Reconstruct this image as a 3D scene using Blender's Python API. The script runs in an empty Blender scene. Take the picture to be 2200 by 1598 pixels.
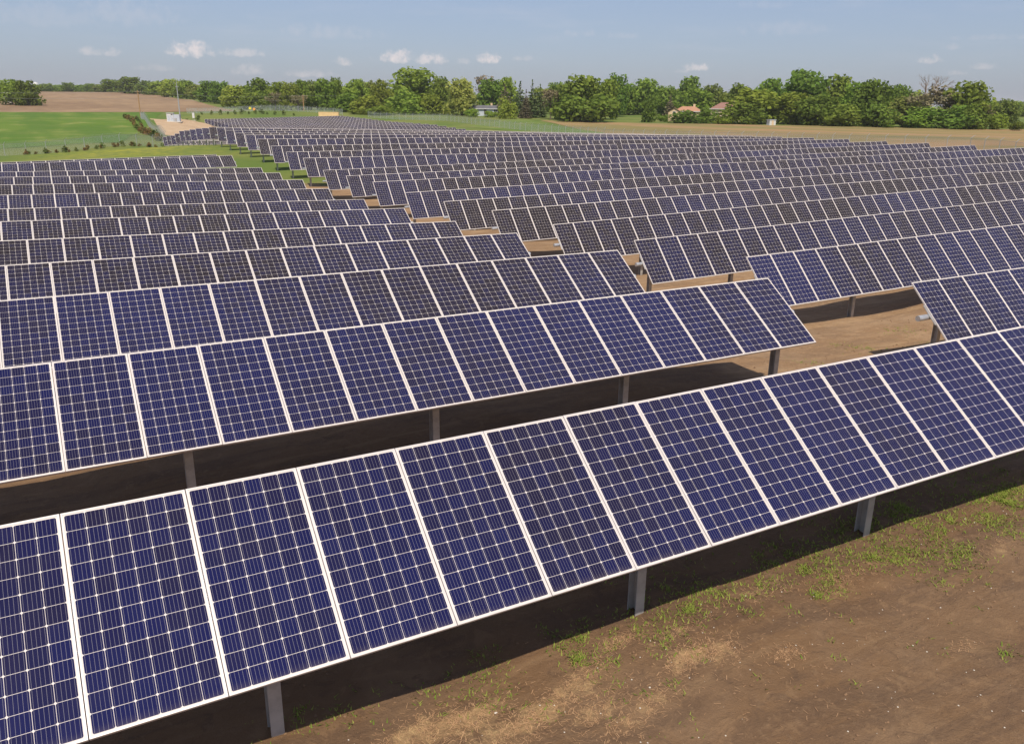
import bpy, bmesh, math, random
import numpy as np
from mathutils import Vector, Matrix, Euler

rnd = random.Random(7)
rng = np.random.default_rng(11)
sc = bpy.context.scene
COL = sc.collection
R = math.radians

# ------------------------------------------------------------------ camera
CAM = Vector((0.3669, -6.8304, 5.8855))
YAW, PITCH_C, ROLL, FPX = 0.5015, 0.3168, 0.0125, 1765.8      # focal length in pixels of a 2200 wide frame
fw = Vector((math.sin(YAW)*math.cos(PITCH_C), math.cos(YAW)*math.cos(PITCH_C), -math.sin(PITCH_C)))
r0 = Vector((math.cos(YAW), -math.sin(YAW), 0)); u0 = r0.cross(fw)
RT = r0*math.cos(ROLL) + u0*math.sin(ROLL); UP = u0*math.cos(ROLL) - r0*math.sin(ROLL)
cam = bpy.data.cameras.new('camera'); co = bpy.data.objects.new('camera', cam); COL.objects.link(co)
cam.sensor_fit = 'HORIZONTAL'; cam.sensor_width = 36.0; cam.lens = 36.0*FPX/2200
cam.clip_start = 0.1; cam.clip_end = 12000
M = Matrix((RT, UP, -fw)).transposed().to_4x4(); M.translation = CAM
co.matrix_world = M
sc.camera = co

# ------------------------------------------------------------------ sky, sun, exposure
SUN = Vector((-0.25, -0.60, 1.0)).normalized()
SUN_EL = math.asin(SUN.z); SUN_ROT = math.atan2(SUN.x, SUN.y)
world = bpy.data.worlds.new('World'); sc.world = world; world.use_nodes = True
SKY_STRENGTH = 0.086
SUN_STRENGTH = 4.9
EXPOSURE = 0.10
sd = bpy.data.lights.new('sun', 'SUN'); sd.energy = SUN_STRENGTH; sd.angle = R(0.55); sd.color = (1.0, 0.90, 0.75)
so = bpy.data.objects.new('sun', sd); COL.objects.link(so)
so.rotation_euler = SUN.to_track_quat('Z', 'Y').to_euler(); so.location = (0, 0, 60)
sc.view_settings.view_transform = 'Standard'; sc.view_settings.look = 'None'
sc.view_settings.exposure = EXPOSURE; sc.view_settings.gamma = 1.0
sc.view_settings.use_curve_mapping = False

# node helper --------------------------------------------------------
class N:
    def __init__(s, nt): s.nt = nt; s.x = 0
    def new(s, t, **kw):
        n = s.nt.nodes.new(t)
        for k, v in kw.items(): setattr(n, k, v)
        return n
    def put(s, sock, v):
        if isinstance(v, bpy.types.NodeSocket): s.nt.links.new(v, sock)
        elif isinstance(v, (tuple, list)) and len(v) == 3 and sock.type == 'RGBA': sock.default_value = (*v, 1)
        else: sock.default_value = v
    def math(s, op, a, b=None, c=None, clamp=False):
        n = s.new('ShaderNodeMath', operation=op, use_clamp=clamp)
        for i, v in enumerate((a, b, c)):
            if v is not None: s.put(n.inputs[i], v)
        return n.outputs[0]
    def mix(s, f, a, b, blend='MIX'):
        n = s.new('ShaderNodeMix', data_type='RGBA', blend_type=blend)
        s.put(n.inputs[0], f); s.put(n.inputs[6], a); s.put(n.inputs[7], b); return n.outputs[2]
    def noise(s, vec, scale, detail=4, rough=0.55, dist=0.0, dim='3D', out=0):
        n = s.new('ShaderNodeTexNoise', noise_dimensions=dim)
        if vec is not None: s.put(n.inputs['Vector'], vec)
        n.inputs['Scale'].default_value = scale; n.inputs['Detail'].default_value = detail
        n.inputs['Roughness'].default_value = rough; n.inputs['Distortion'].default_value = dist
        return n.outputs[out]
    def ramp(s, f, lo, hi, a=0.0, b=1.0, smooth=True):
        n = s.new('ShaderNodeMapRange'); n.interpolation_type = 'SMOOTHSTEP' if smooth else 'LINEAR'
        s.put(n.inputs[0], f)
        for i, v in zip((1, 2, 3, 4), (lo, hi, a, b)): n.inputs[i].default_value = v
        return n.outputs[0]
    def mapping(s, vec, scale=(1, 1, 1), rot=(0, 0, 0), loc=(0, 0, 0)):
        n = s.new('ShaderNodeMapping'); s.put(n.inputs[0], vec)
        n.inputs[1].default_value = loc; n.inputs[2].default_value = rot; n.inputs[3].default_value = scale
        return n.outputs[0]

def pix_dir(u, v):
    return (fw*FPX + RT*(u-1100) - UP*(v-799)).normalized()

def build_world():
    nt = world.node_tree; nt.nodes.clear(); n = N(nt)
    out = n.new('ShaderNodeOutputWorld'); bg = n.new('ShaderNodeBackground')
    sky = n.new('ShaderNodeTexSky', sky_type='NISHITA')
    sky.sun_disc = False; sky.sun_elevation = SUN_EL; sky.sun_rotation = SUN_ROT
    sky.altitude = 300; sky.air_density = 1.0; sky.dust_density = 1.6; sky.ozone_density = 2.0
    tc = n.new('ShaderNodeTexCoord'); sep = n.new('ShaderNodeSeparateXYZ'); nt.links.new(tc.outputs['Generated'], sep.inputs[0])
    X, Y, Z = sep.outputs
    el = n.math('ARCSINE', Z)
    az = n.math('ARCTAN2', X, Y)
    wob = n.noise(tc.outputs['Generated'], 95, 6, 0.62)
    wob2 = n.noise(tc.outputs['Generated'], 16, 5, 0.6)
    # small fair-weather cumulus: centre and size given as points of the sky
    cl = [(408,107,38,15,1.0),(212,110,36,9,.45),(520,113,45,9,.5),(335,146,36,6,.22),(535,150,34,12,.35),(742,132,18,9,.7),(665,158,45,8,.4),(855,121,42,13,.95),
          (925,126,34,12,.8),(1050,125,24,11,.9),(995,132,14,6,.3),(1127,125,22,6,.4),(1495,145,32,8,.8),(1468,152,14,6,.4),(2000,127,20,9,.6),(2040,101,18,6,.22),
          (2115,143,24,6,.35),(2062,157,16,5,.3),(1245,71,30,9,.2),(1335,77,44,6,.17),(1690,60,90,14,.13),(700,68,110,15,.17),(270,25,90,24,.16),(100,30,110,24,.12),(2150,80,80,5,.14),(1640,10,60,8,.10)]
    tot = None
    for (u, v, w, h, a) in cl:
        d = pix_dir(u, v); azc = math.atan2(d.x, d.y); elc = math.asin(d.z)
        sx = w/FPX*1.12; sy = h/FPX*1.35
        dx = n.math('DIVIDE', n.math('SUBTRACT', az, azc), sx)
        dy0 = n.math('SUBTRACT', el, elc - 0.25*sy)
        dy = n.math('MAXIMUM', n.math('DIVIDE', dy0, sy), n.math('MULTIPLY', dy0, -2.0/sy))   # flatter base
        q = n.math('ADD', n.math('MULTIPLY', dx, dx), n.math('MULTIPLY', dy, dy))
        q = n.math('ADD', q, n.math('MULTIPLY', n.math('SUBTRACT', wob, 0.5), 4.2))
        m = n.math('MULTIPLY', n.ramp(q, 1.15, -0.5), a*.85)
        tot = m if tot is None else n.math('MAXIMUM', tot, m)
    # thin high streaks
    comb = n.new('ShaderNodeCombineXYZ'); nt.links.new(n.math('MULTIPLY', az, 3.0), comb.inputs[0]); nt.links.new(n.math('MULTIPLY', el, 22.0), comb.inputs[1])
    st = n.noise(comb.outputs[0], 2.2, 6, 0.6, 0.4)
    st = n.math('MULTIPLY', n.ramp(st, 0.48, 0.85), 0.16)
    st = n.math('MULTIPLY', st, n.ramp(el, 0.02, 0.09))
    tot = n.math('MAXIMUM', tot, st)
    # cooler, hazier blue-grey summer sky
    tint = n.mix(1.0, sky.outputs[0], (0.92, 0.97, 1.12), 'MULTIPLY')
    skyc = n.mix(0.36, tint, (5.0, 5.6, 7.4))
    c = n.mix(n.math('MULTIPLY', tot, 0.9), skyc, (9.6, 8.5, 8.3))
    nt.links.new(c, bg.inputs[0]); bg.inputs[1].default_value = SKY_STRENGTH
    nt.links.new(bg.outputs[0], out.inputs[0])
build_world()

# ------------------------------------------------------------------ helpers
def tag(o, label=None, cat=None, group=None, kind=None):
    if label: o['label'] = label
    if cat: o['category'] = cat
    if group: o['group'] = group
    if kind: o['kind'] = kind
    return o

def empty(name, loc, rz=0.0):
    o = bpy.data.objects.new(name, None); COL.objects.link(o); o.location = loc
    o.rotation_euler = (0, 0, rz); o.empty_display_size = 0.3
    return o

class MB:
    """collects faces, links them as one mesh object"""
    def __init__(s): s.v = []; s.f = []; s.m = []
    def face(s, pts, m=0):
        i = len(s.v); s.v += [tuple(p) for p in pts]; s.f.append(tuple(range(i, i+len(pts)))); s.m.append(m)
    def box(s, x0, x1, y0, y1, z0, z1, m=0, T=None):
        P = [Vector(p) for p in ((x0,y0,z0),(x1,y0,z0),(x1,y1,z0),(x0,y1,z0),(x0,y0,z1),(x1,y0,z1),(x1,y1,z1),(x0,y1,z1))]
        if T: P = [T @ p for p in P]
        i = len(s.v); s.v += [tuple(p) for p in P]
        for f in ((3,2,1,0),(4,5,6,7),(0,1,5,4),(1,2,6,5),(2,3,7,6),(3,0,4,7)):
            s.f.append(tuple(i+k for k in f)); s.m.append(m)
    def tube(s, a, b, r1, r2=None, n=10, m=0, cap=True):
        a = Vector(a); b = Vector(b); r2 = r1 if r2 is None else r2
        d = (b-a).normalized(); t = Vector((0,0,1)) if abs(d.z) < .9 else Vector((1,0,0))
        x = d.cross(t).normalized(); y = d.cross(x)
        i = len(s.v)
        for p, r in ((a, r1), (b, r2)):
            for k in range(n):
                w = 2*math.pi*k/n; s.v.append(tuple(p + x*(r*math.cos(w)) + y*(r*math.sin(w))))
        for k in range(n):
            s.f.append((i+k, i+(k+1) % n, i+n+(k+1) % n, i+n+k)); s.m.append(m)
        if cap:
            s.f.append(tuple(i+k for k in range(n))[::-1]); s.m.append(m)
            s.f.append(tuple(i+n+k for k in range(n))); s.m.append(m)
    def mesh(s, name, mats):
        me = bpy.data.meshes.new(name); me.from_pydata(s.v, [], s.f)
        for m in (mats if isinstance(mats, (list, tuple)) else [mats]): me.materials.append(m)
        me.polygons.foreach_set('material_index', s.m); me.update()
        return me
    def build(s, name, mats, parent=None, loc=(0,0,0)):
        return link(name, s.mesh(name, mats), parent, loc)

def link(name, me, parent=None, loc=(0,0,0), rot=(0,0,0)):
    o = bpy.data.objects.new(name, me); COL.objects.link(o); o.parent = parent
    o.location = loc; o.rotation_euler = rot
    return o

def dup(o, parent=None):
    c = o.copy(); COL.objects.link(c); c.parent = parent
    return c

def smooth(o):
    o.data.polygons.foreach_set('use_smooth', [True]*len(o.data.polygons))

# ------------------------------------------------------------------ terrain
ROW_D = 6.029
PR = 1.0475
XG = 19.78+36*PR; XG2 = XG+.62; XE = XG2+36*PR
zR = {2:-.873,3:-1.181,4:-1.519,5:-1.686,6:-1.753,7:-1.939,8:-2.018,9:-1.866,10:-1.927,11:-1.953,12:-1.364,13:-1.177,14:-.921,15:-.507,16:-.315,17:-.331,18:-.215,
      19:-.122,20:-.197,21:-.501,22:-.754,23:-1.084,24:-1.431,25:-1.72,26:-2.359,27:-2.912,28:-3.25,29:-3.65}
zG = {2:-.85,3:-.6,4:-.72,5:-.86,6:-1.02,7:-1.19,8:-1.29,9:-1.21,10:-1.37,11:-1.28,12:-1.13,13:-.92,14:-.77,15:-.52,16:-.5,17:-.55}
zE = {6:-.7,7:-.65,8:-.62,9:-.61,10:-.63,11:-.65,12:-.71,13:-.70,14:-.76,15:-.86,16:-.97,17:-1.15}
for k in range(18, 30):
    zE[k] = -1.15 + (k-17)/11.0*(-3.0+1.15) if k <= 28 else -3.1
    zG[k] = 0.5*(zR[k]+zE[k]) + 0.1
def lerp_tab(t, k):
    ks = sorted(t)
    if k <= ks[0]: return t[ks[0]]
    for a, b in zip(ks, ks[1:]):
        if k <= b: return t[a] + (t[b]-t[a])*(k-a)/(b-a)
    return t[ks[-1]]
farL = {30:-3.95, 36:-4.25, 41:-4.1, 44:-3.8, 47:-3.45, 50:-3.15}
farE = {30:-3.35, 32:-3.45, 33:-3.2, 36:-2.6, 42:-2.6, 50:-1.85}
xLe = {2:14.57,3:14.64,4:14.57,5:14.95,6:15.01,7:15.04,8:14.87,9:14.89,10:14.83,11:14.82,12:13.77,13:13.53}
zLe = {2:-.29,3:-.59,4:-.91,5:-1.28,6:-1.41,7:-1.61,8:-1.58,9:-1.56,10:-1.56,11:-1.62,12:-1.02,13:-1.29}
zL0 = {2:-.29,3:-.53,4:-.82,5:-1.02,6:-1.14,7:-1.32,8:-1.29,9:-1.31,10:-1.36,11:-1.48,12:-1.36,13:-1.62}
xL0 = {k: -.45-.25*(k-1) for k in range(2, 14)}

def col_dir(u):
    """unit horizontal direction of picture column u near the horizon"""
    d = pix_dir(u, 225); return Vector((d.x, d.y, 0)).normalized()
def at(u, v, dist):
    d = pix_dir(u, v); h = math.hypot(d.x, d.y); return CAM + d*(dist/h)

CP = []
LIFT = 0.0
for x, y in ((-25,-25),(0,-25),(30,-25),(60,-25),(-15,-6),(0,-8),(15,-8),(30,-6),(-15,0),(-2,0),(6,0),(14,0),(24,0),(34,1)): CP.append((x, y, 0.0))
for k in range(2, 14):
    CP.append((xLe[k], (k-1)*ROW_D, zLe[k])); CP.append((xL0[k]-1.5, (k-1)*ROW_D, zL0[k]))
for k in range(2, 30):
    y = (k-1)*ROW_D; CP.append((19.78, y, zR[k]+{2:.12,3:.18,4:.05}.get(k, 0)))
    CP.append((XG, y, zG[k]+LIFT))
    if k in zE and (k % 2 == 0 or k < 18): CP.append((XE, y, zE[k]+LIFT))
for k in range(30, 51, 2):
    y = (k-1)*ROW_D; CP.append((47.5, y, lerp_tab(farL, k)+LIFT)); CP.append((XE, y, lerp_tab(farE, k)+LIFT))
for (u, v, d) in ((0,337,165),(180,325,170),(300,315,178),(0,300,210),(150,290,230),(100,270,280),(100,243,390),(350,243,385),(0,243,390),
                  (200,225,480),(200,210,650),(250,199,900),(30,197,950),(450,226,480),(330,205,750),(400,215,560),
                  (360,270,280),(330,258,320),(350,292,215),(430,262,300),(550,240,352),(650,243,347),(470,243,370),(735,247,340),
                  (800,246,350),(950,252,332),(1100,258,305),(1120,280,250),(1000,272,270),(900,262,300),(1200,262,310),(1290,289,225),(1500,268,300),
                  (1640,290,205),(1900,276,290),(2190,283,290),(2250,315,150),(2180,255,500),(1500,240,600),(2190,243,900),(1100,232,900),(600,222,800),(-150,330,170),(-150,240,420),(-150,200,900),(2400,270,400),(2400,320,140)):
    p = at(u, v, d); CP.append((p.x, p.y, p.z))
for a in range(-60, 130, 20):
    for d in (2600, 5200):
        w = R(a); CP.append((CAM.x+d*math.sin(w), CAM.y+d*math.cos(w), 9.0 if a < 20 else 5.0))
CP = np.array(CP); CS = 6.0
def phi(dx, dy): return np.sqrt(dx*dx+dy*dy+CS*CS)
_A = phi(CP[:,None,0]-CP[None,:,0], CP[:,None,1]-CP[None,:,1])
_n = len(CP)
_S = np.zeros((_n+3, _n+3)); _S[:_n,:_n] = _A - np.eye(_n)*0.02
_Pl = np.c_[np.ones(_n), CP[:,:2]/1000]; _S[:_n,_n:] = _Pl; _S[_n:,:_n] = _Pl.T
_w = np.linalg.solve(_S, np.r_[CP[:,2], 0, 0, 0])
def H(x, y):
    x = np.atleast_1d(np.asarray(x, float)).ravel(); y = np.atleast_1d(np.asarray(y, float)).ravel()
    out = np.empty(len(x))
    for i in range(0, len(x), 4000):
        a, b = x[i:i+4000], y[i:i+4000]
        out[i:i+4000] = phi(a[:,None]-CP[None,:,0], b[:,None]-CP[None,:,1]) @ _w[:_n] + _w[_n] + _w[_n+1]*a/1000 + _w[_n+2]*b/1000
    return out
def h1(x, y): return float(H(x, y)[0])
def spot(u, dist):
    """ground point at a distance along a compass direction from the viewpoint"""
    d = col_dir(u); x = CAM.x+d.x*dist; y = CAM.y+d.y*dist
    return Vector((x, y, h1(x, y)))
def top_height(u, v, dist): return at(u, v, dist).z
def hit(u, v, d0=20, d1=1500):
    """where the line of sight (u,v) meets the ground"""
    a, b = d0, d0
    step = 4.0; p = at(u, v, a); last = a
    while b < d1:
        b += step; step *= 1.02
        p = at(u, v, b)
        if p.z < h1(p.x, p.y):
            lo, hi = last, b
            for _ in range(25):
                mid = .5*(lo+hi); p = at(u, v, mid)
                if p.z < h1(p.x, p.y): hi = mid
                else: lo = mid
            return at(u, v, hi)
        last = b
    return at(u, v, d1)

# ------------------------------------------------------------------ materials
MAT = {}
def principled(name, col, rough=0.6, metal=0.0, spec=0.5):
    m = bpy.data.materials.new(name); m.use_nodes = True; nt = m.node_tree
    b = nt.nodes['Principled BSDF']; b.inputs['Base Color'].default_value = (*col, 1)
    b.inputs['Roughness'].default_value = rough; b.inputs['Metallic'].default_value = metal
    b.inputs['Specular IOR Level'].default_value = spec
    MAT[name] = m
    return m, N(nt), b
def varied(name, c1, c2, scale=3.0, rough=0.6, metal=0.0, bump=0.0, spec=0.4, detail=5):
    m, n, b = principled(name, c1, rough, metal, spec)
    tc = n.new('ShaderNodeTexCoord')
    f = n.noise(tc.outputs['Object'], scale, detail, .6)
    n.put(b.inputs['Base Color'], n.mix(n.ramp(f, .3, .7), c1, c2))
    if bump:
        bp = n.new('ShaderNodeBump'); bp.inputs['Strength'].default_value = bump; bp.inputs['Distance'].default_value = .02
        n.put(bp.inputs['Height'], f); n.put(b.inputs['Normal'], bp.outputs[0])
    return m

def make_cells():
    m, n, b = principled('solar_cells', (.02,.02,.07), 0.06, 0.0, 0.14)
    nt = n.nt
    uv = n.new('ShaderNodeUVMap'); sep = n.new('ShaderNodeSeparateXYZ'); nt.links.new(uv.outputs[0], sep.inputs[0])
    PXc, PYc = 0.1642, 0.1595                       # cell pitch in metres
    u = n.math('DIVIDE', n.math('SUBTRACT', sep.outputs[0], 0.0255), PXc)
    v = n.math('DIVIDE', n.math('SUBTRACT', sep.outputs[1], 0.028), PYc)
    cu, cv = n.math('FLOOR', u), n.math('FLOOR', v)
    fu, fv = n.math('SUBTRACT', u, cu), n.math('SUBTRACT', v, cv)
    dx = n.math('MULTIPLY', n.math('MINIMUM', fu, n.math('SUBTRACT', 1.0, fu)), PXc)
    dy = n.math('MULTIPLY', n.math('MINIMUM', fv, n.math('SUBTRACT', 1.0, fv)), PYc)
    gap = n.math('LESS_THAN', n.math('MINIMUM', dx, dy), 0.00175)
    dia = n.math('LESS_THAN', n.math('ADD', dx, dy), 0.0135)
    inside = n.math('MULTIPLY', n.math('MULTIPLY', n.math('GREATER_THAN', u, 0.0), n.math('LESS_THAN', u, 6.0)),
                    n.math('MULTIPLY', n.math('GREATER_THAN', v, 0.0), n.math('LESS_THAN', v, 12.0)))
    white = n.math('MAXIMUM', n.math('MAXIMUM', gap, dia), n.math('SUBTRACT', 1.0, inside))
    # busbars
    fb = n.math('FRACT', n.math('MULTIPLY', fu, 5.0))
    bus = n.math('LESS_THAN', n.math('ABSOLUTE', n.math('SUBTRACT', fb, 0.5)), 0.030)
    # cell colour: varies by module and cell, bluer toward the front rows
    oi = n.new('ShaderNodeObjectInfo')
    geo = n.new('ShaderNodeNewGeometry')
    sepP = n.new('ShaderNodeSeparateXYZ'); nt.links.new(geo.outputs['Position'], sepP.inputs[0])
    patch = n.noise(n.mapping(geo.outputs['Position'], scale=(1.0, 1.0, 0.0)), 0.11, 2, .5)
    comb = n.new('ShaderNodeCombineXYZ'); nt.links.new(cu, comb.inputs[0]); nt.links.new(cv, comb.inputs[1])
    nt.links.new(n.math('MULTIPLY', oi.outputs['Random'], 97.0), comb.inputs[2])
    wn = n.new('ShaderNodeTexWhiteNoise', noise_dimensions='3D'); nt.links.new(comb.outputs[0], wn.inputs[0])
    t = n.math('ADD', n.math('MULTIPLY', n.math('SUBTRACT', patch, 0.49), 2.3), n.math('MULTIPLY', n.math('SUBTRACT', oi.outputs['Random'], 0.5), 0.22))
    t = n.math('ADD', t, n.math('MULTIPLY', n.math('SUBTRACT', wn.outputs[0], .5), .42))
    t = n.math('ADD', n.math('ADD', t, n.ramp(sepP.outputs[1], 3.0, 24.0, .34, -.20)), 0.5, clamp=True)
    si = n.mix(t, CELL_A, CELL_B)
    # fine fingers lift the colour a touch
    c = n.mix(n.math('MULTIPLY', bus, 0.75), si, (.26,.25,.28))
    c = n.mix(white, c, (.61,.56,.535))
    # light dust film
    dn = n.noise(geo.outputs['Position'], 2.6, 5, .6)
    c = n.mix(n.ramp(dn, .35, .8, 0.001, 0.012), c, (.42,.36,.30))
    edge = n.ramp(n.math('ADD', sep.outputs[1], n.math('MULTIPLY', dn, .12)), .16, .03, 0, .10)
    c = n.mix(edge, c, (.42,.34,.26))
    n.put(b.inputs['Base Color'], c)
    n.put(b.inputs['Roughness'], n.ramp(dn, .3, .8, .04, .09))
    return m
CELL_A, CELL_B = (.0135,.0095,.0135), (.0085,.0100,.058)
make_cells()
varied('frame_aluminium', (.62,.575,.56), (.55,.51,.49), 6, .42, .15)
principled('backsheet', (.62,.62,.62), .6)
varied('galvanised', (.47,.46,.44), (.35,.34,.33), 5, .5, .35, .2)
varied('tube_metal', (.60,.61,.62), (.46,.47,.49), 7, .38, .6)
varied('clod', (.21,.128,.072), (.15,.088,.05), 1.5, .95)
varied('black_rubber', (.02,.02,.02), (.03,.03,.03), 9, .7)

def pos_coord(n):
    g = n.new('ShaderNodeNewGeometry'); return g.outputs['Position']

def make_soil():
    m, n, b = principled('soil', (.2,.13,.08), .95, 0, .15); nt = n.nt
    P = pos_coord(n)
    big = n.noise(P, .10, 4, .55, .3)
    mid = n.noise(P, .55, 6, .62, .6)
    fine = n.noise(P, 9, 7, .7)
    grit = n.noise(P, 60, 3, .7)
    clod = n.noise(P, 3.2, 6, .68, .8)
    streak = n.noise(n.mapping(P, scale=(.35, 2.2, 1), rot=(0, 0, R(-14))), .8, 6, .62, .9)
    at_ = n.new('ShaderNodeAttribute', attribute_name='dry')
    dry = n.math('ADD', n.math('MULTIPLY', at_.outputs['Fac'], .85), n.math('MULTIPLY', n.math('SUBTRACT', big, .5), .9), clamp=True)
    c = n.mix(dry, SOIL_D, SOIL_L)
    c = n.mix(n.ramp(mid, .38, .72, 0, .55), c, n.mix(dry, (.150,.096,.060), (.42,.30,.19)))
    c = n.mix(n.ramp(streak, .47, .60, 0, .55), c, n.mix(dry, (.088,.055,.036), (.20,.13,.08)))
    c = n.mix(n.ramp(streak, .44, .33, 0, .60), c, n.mix(dry, (.200,.125,.068), (.35,.235,.135)))
    c = n.mix(n.ramp(clod, .54, .66, 0, .55), c, n.mix(dry, (.190,.115,.062), (.38,.255,.145)))
    c = n.mix(n.ramp(clod, .45, .34, 0, .6), c, n.mix(dry, (.085,.052,.033), (.25,.165,.10)))
    c = n.mix(n.ramp(fine, .52, .68, 0, .6), c, n.mix(dry, (.170,.105,.060), (.38,.265,.155)))
    c = n.mix(n.ramp(grit, .60, .75, 0, .35), c, (.085,.055,.038))
    # sparse dried straw and weathered residue
    sn = n.noise(P, .75, 5, .65, .5)
    sa = n.new('ShaderNodeAttribute', attribute_name='straw')
    fib = n.noise(n.mapping(P, scale=(18, 5, 1), rot=(0, 0, R(35))), 2.2, 4, .7, 1.2)
    fib2 = n.noise(n.mapping(P, scale=(5, 19, 1), rot=(0, 0, R(20))), 2.2, 4, .7, 1.2)
    fibm = n.math('MAXIMUM', n.ramp(fib, .52, .66), n.ramp(fib2, .54, .68))
    sn2 = n.noise(P, 5.5, 6, .7, .6)
    sm = n.ramp(n.math('ADD', n.math('ADD', n.math('MULTIPLY', n.math('SUBTRACT', sn, .5), .5), n.math('MULTIPLY', n.math('SUBTRACT', sn2, .5), 1.5)), sa.outputs['Fac']), .34, .78)
    sm = n.math('MULTIPLY', sm, n.math('ADD', .42, n.math('MULTIPLY', fibm, .58)))
    c = n.mix(n.math('MULTIPLY', sm, .85), c, (.50,.34,.165))
    # low green cover
    ga = n.new('ShaderNodeAttribute', attribute_name='grass')
    gn = n.noise(P, .5, 6, .68, .4); gf = n.noise(P, 11, 5, .7)
    gm = n.ramp(n.math('ADD', n.math('ADD', n.math('MULTIPLY', gn, .7), n.math('MULTIPLY', gf, .3)), n.math('SUBTRACT', ga.outputs['Fac'], .5)), .46, .60)
    gbig = n.noise(P, .045, 4, .6)
    gc = n.mix(n.ramp(gbig, .35, .65), (.092,.135,.030), (.185,.185,.055))
    gc = n.mix(n.ramp(gf, .3, .8), gc, (.095,.15,.026))
    ya = n.new('ShaderNodeAttribute', attribute_name='yellow')
    gc = n.mix(n.math('MULTIPLY', n.math('MULTIPLY', ya.outputs['Fac'], .6), n.ramp(n.noise(P, .9, 5, .7), .4, .65)), gc, (.50,.44,.035))
    c = n.mix(gm, c, gc)
    n.put(b.inputs['Base Color'], c)
    bp = n.new('ShaderNodeBump'); bp.inputs['Strength'].default_value = .75; bp.inputs['Distance'].default_value = .06
    hgt = n.math('ADD', n.math('ADD', n.math('ADD', n.math('MULTIPLY', clod, .9), n.math('MULTIPLY', fine, .7)), n.math('MULTIPLY', grit, .18)), n.math('ADD', n.math('MULTIPLY', mid, .6), n.math('MULTIPLY', streak, .55)))
    n.put(bp.inputs['Height'], hgt); n.put(b.inputs['Normal'], bp.outputs[0])
SOIL_D, SOIL_L = (.138,.080,.042), (.27,.168,.092)
make_soil()

def make_field(name, cols, s1, s2, rows=None, bump=.3, mixrow=.35):
    m, n, b = principled(name, cols[0], .95, 0, .1); P = pos_coord(n)
    f1 = n.noise(P, s1, 5, .6, .4); f2 = n.noise(P, s2, 5, .65)
    c = n.mix(n.ramp(f1, .35, .65), cols[0], cols[1])
    c = n.mix(n.ramp(f2, .45, .75, 0, .7), c, cols[2])
    if rows:
        rot, sc_ = rows
        st = n.noise(n.mapping(P, scale=(sc_, sc_*.03, 1), rot=(0, 0, rot)), 1.0, 3, .6, .2)
        c = n.mix(n.ramp(st, .4, .62, 0, mixrow), c, cols[3])
    n.put(b.inputs['Base Color'], c)
make_field('green_crop', [(.080,.150,.020),(.115,.175,.028),(.26,.25,.085),(.070,.135,.02)], .012, .09, (R(50), .10), mixrow=.75)
make_field('ploughed', [(.21,.140,.085),(.275,.190,.115),(.34,.24,.145),(.165,.11,.07)], .012, .08, (R(60), .12))
make_field('stubble', [(.30,.19,.098),(.24,.175,.08),(.36,.225,.12),(.15,.155,.05)], .022, .14, (R(75), .055), mixrow=.6)
make_field('pad_dirt', [(.42,.31,.20),(.36,.25,.16),(.48,.37,.25),(.3,.2,.12)], .06, .5)
make_field('gravel', [(.45,.41,.35),(.40,.36,.31),(.5,.46,.4),(.4,.4,.4)], .1, 2)
make_field('verge_green', [(.095,.155,.030),(.135,.18,.042),(.24,.22,.09),(.10,.12,.035)], .03, .2)

def make_leaf(name, c1, c2, trans=.42, tintvar=.20):
    m = bpy.data.materials.new(name); m.use_nodes = True; nt = m.node_tree; nt.nodes.clear(); n = N(nt); MAT[name] = m
    out = n.new('ShaderNodeOutputMaterial'); g = n.new('ShaderNodeNewGeometry'); oi = n.new('ShaderNodeObjectInfo')
    c = n.mix(g.outputs['Random Per Island'], c1, c2)
    hv = n.new('ShaderNodeHueSaturation'); n.put(hv.inputs['Color'], c)
    n.put(hv.inputs['Value'], n.ramp(oi.outputs['Random'], 0, 1, 1-tintvar, 1+tintvar, False))
    n.put(hv.inputs['Hue'], n.ramp(n.math('FRACT', n.math('MULTIPLY', oi.outputs['Random'], 7.3)), 0, 1, .478, .515, False))
    d = n.new('ShaderNodeBsdfDiffuse'); t = n.new('ShaderNodeBsdfTranslucent')
    n.put(d.inputs[0], hv.outputs[0]); n.put(t.inputs[0], hv.outputs[0])
    mx = n.new('ShaderNodeMixShader'); mx.inputs[0].default_value = trans
    nt.links.new(d.outputs[0], mx.inputs[1]); nt.links.new(t.outputs[0], mx.inputs[2]); nt.links.new(mx.outputs[0], out.inputs[0])
make_leaf('leaf_mid', (.165,.245,.036), (.25,.335,.058))
make_leaf('leaf_dark', (.130,.205,.036), (.205,.285,.053))
make_leaf('leaf_light', (.20,.29,.042), (.30,.37,.07))
make_leaf('leaf_willow', (.31,.35,.075), (.42,.43,.12), tintvar=.05)
make_leaf('leaf_olive', (.16,.215,.05), (.24,.28,.075))
make_leaf('needle', (.055,.105,.034), (.12,.155,.065), .15)
make_leaf('needle_brown', (.11,.115,.06), (.20,.165,.11), .15)
make_leaf('twig', (.19,.17,.09), (.27,.23,.14), .2, .1)
make_leaf('shrub_green', (.085,.125,.032), (.15,.18,.055), .2)
make_leaf('shrub_brown', (.20,.125,.05), (.16,.14,.05), .2)
make_leaf('grass_blade', (.13,.20,.028), (.33,.34,.085), .35, .1)
make_leaf('straw_blade', (.40,.27,.13), (.60,.43,.22), .2, .1)
varied('bark', (.11,.085,.065), (.19,.155,.125), 2, .95)
varied('dead_wood', (.24,.20,.17), (.33,.28,.25), 2, .95)
varied('pole_wood', (.30,.17,.075), (.40,.24,.11), 2, .9)
varied('mast_metal', (.40,.42,.43), (.33,.35,.36), 2, .5, .3)
principled('wire', (.30,.30,.30), .5, .3)
varied('white_paint', (.60,.61,.60), (.52,.53,.52), 1.5, .6)
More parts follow.
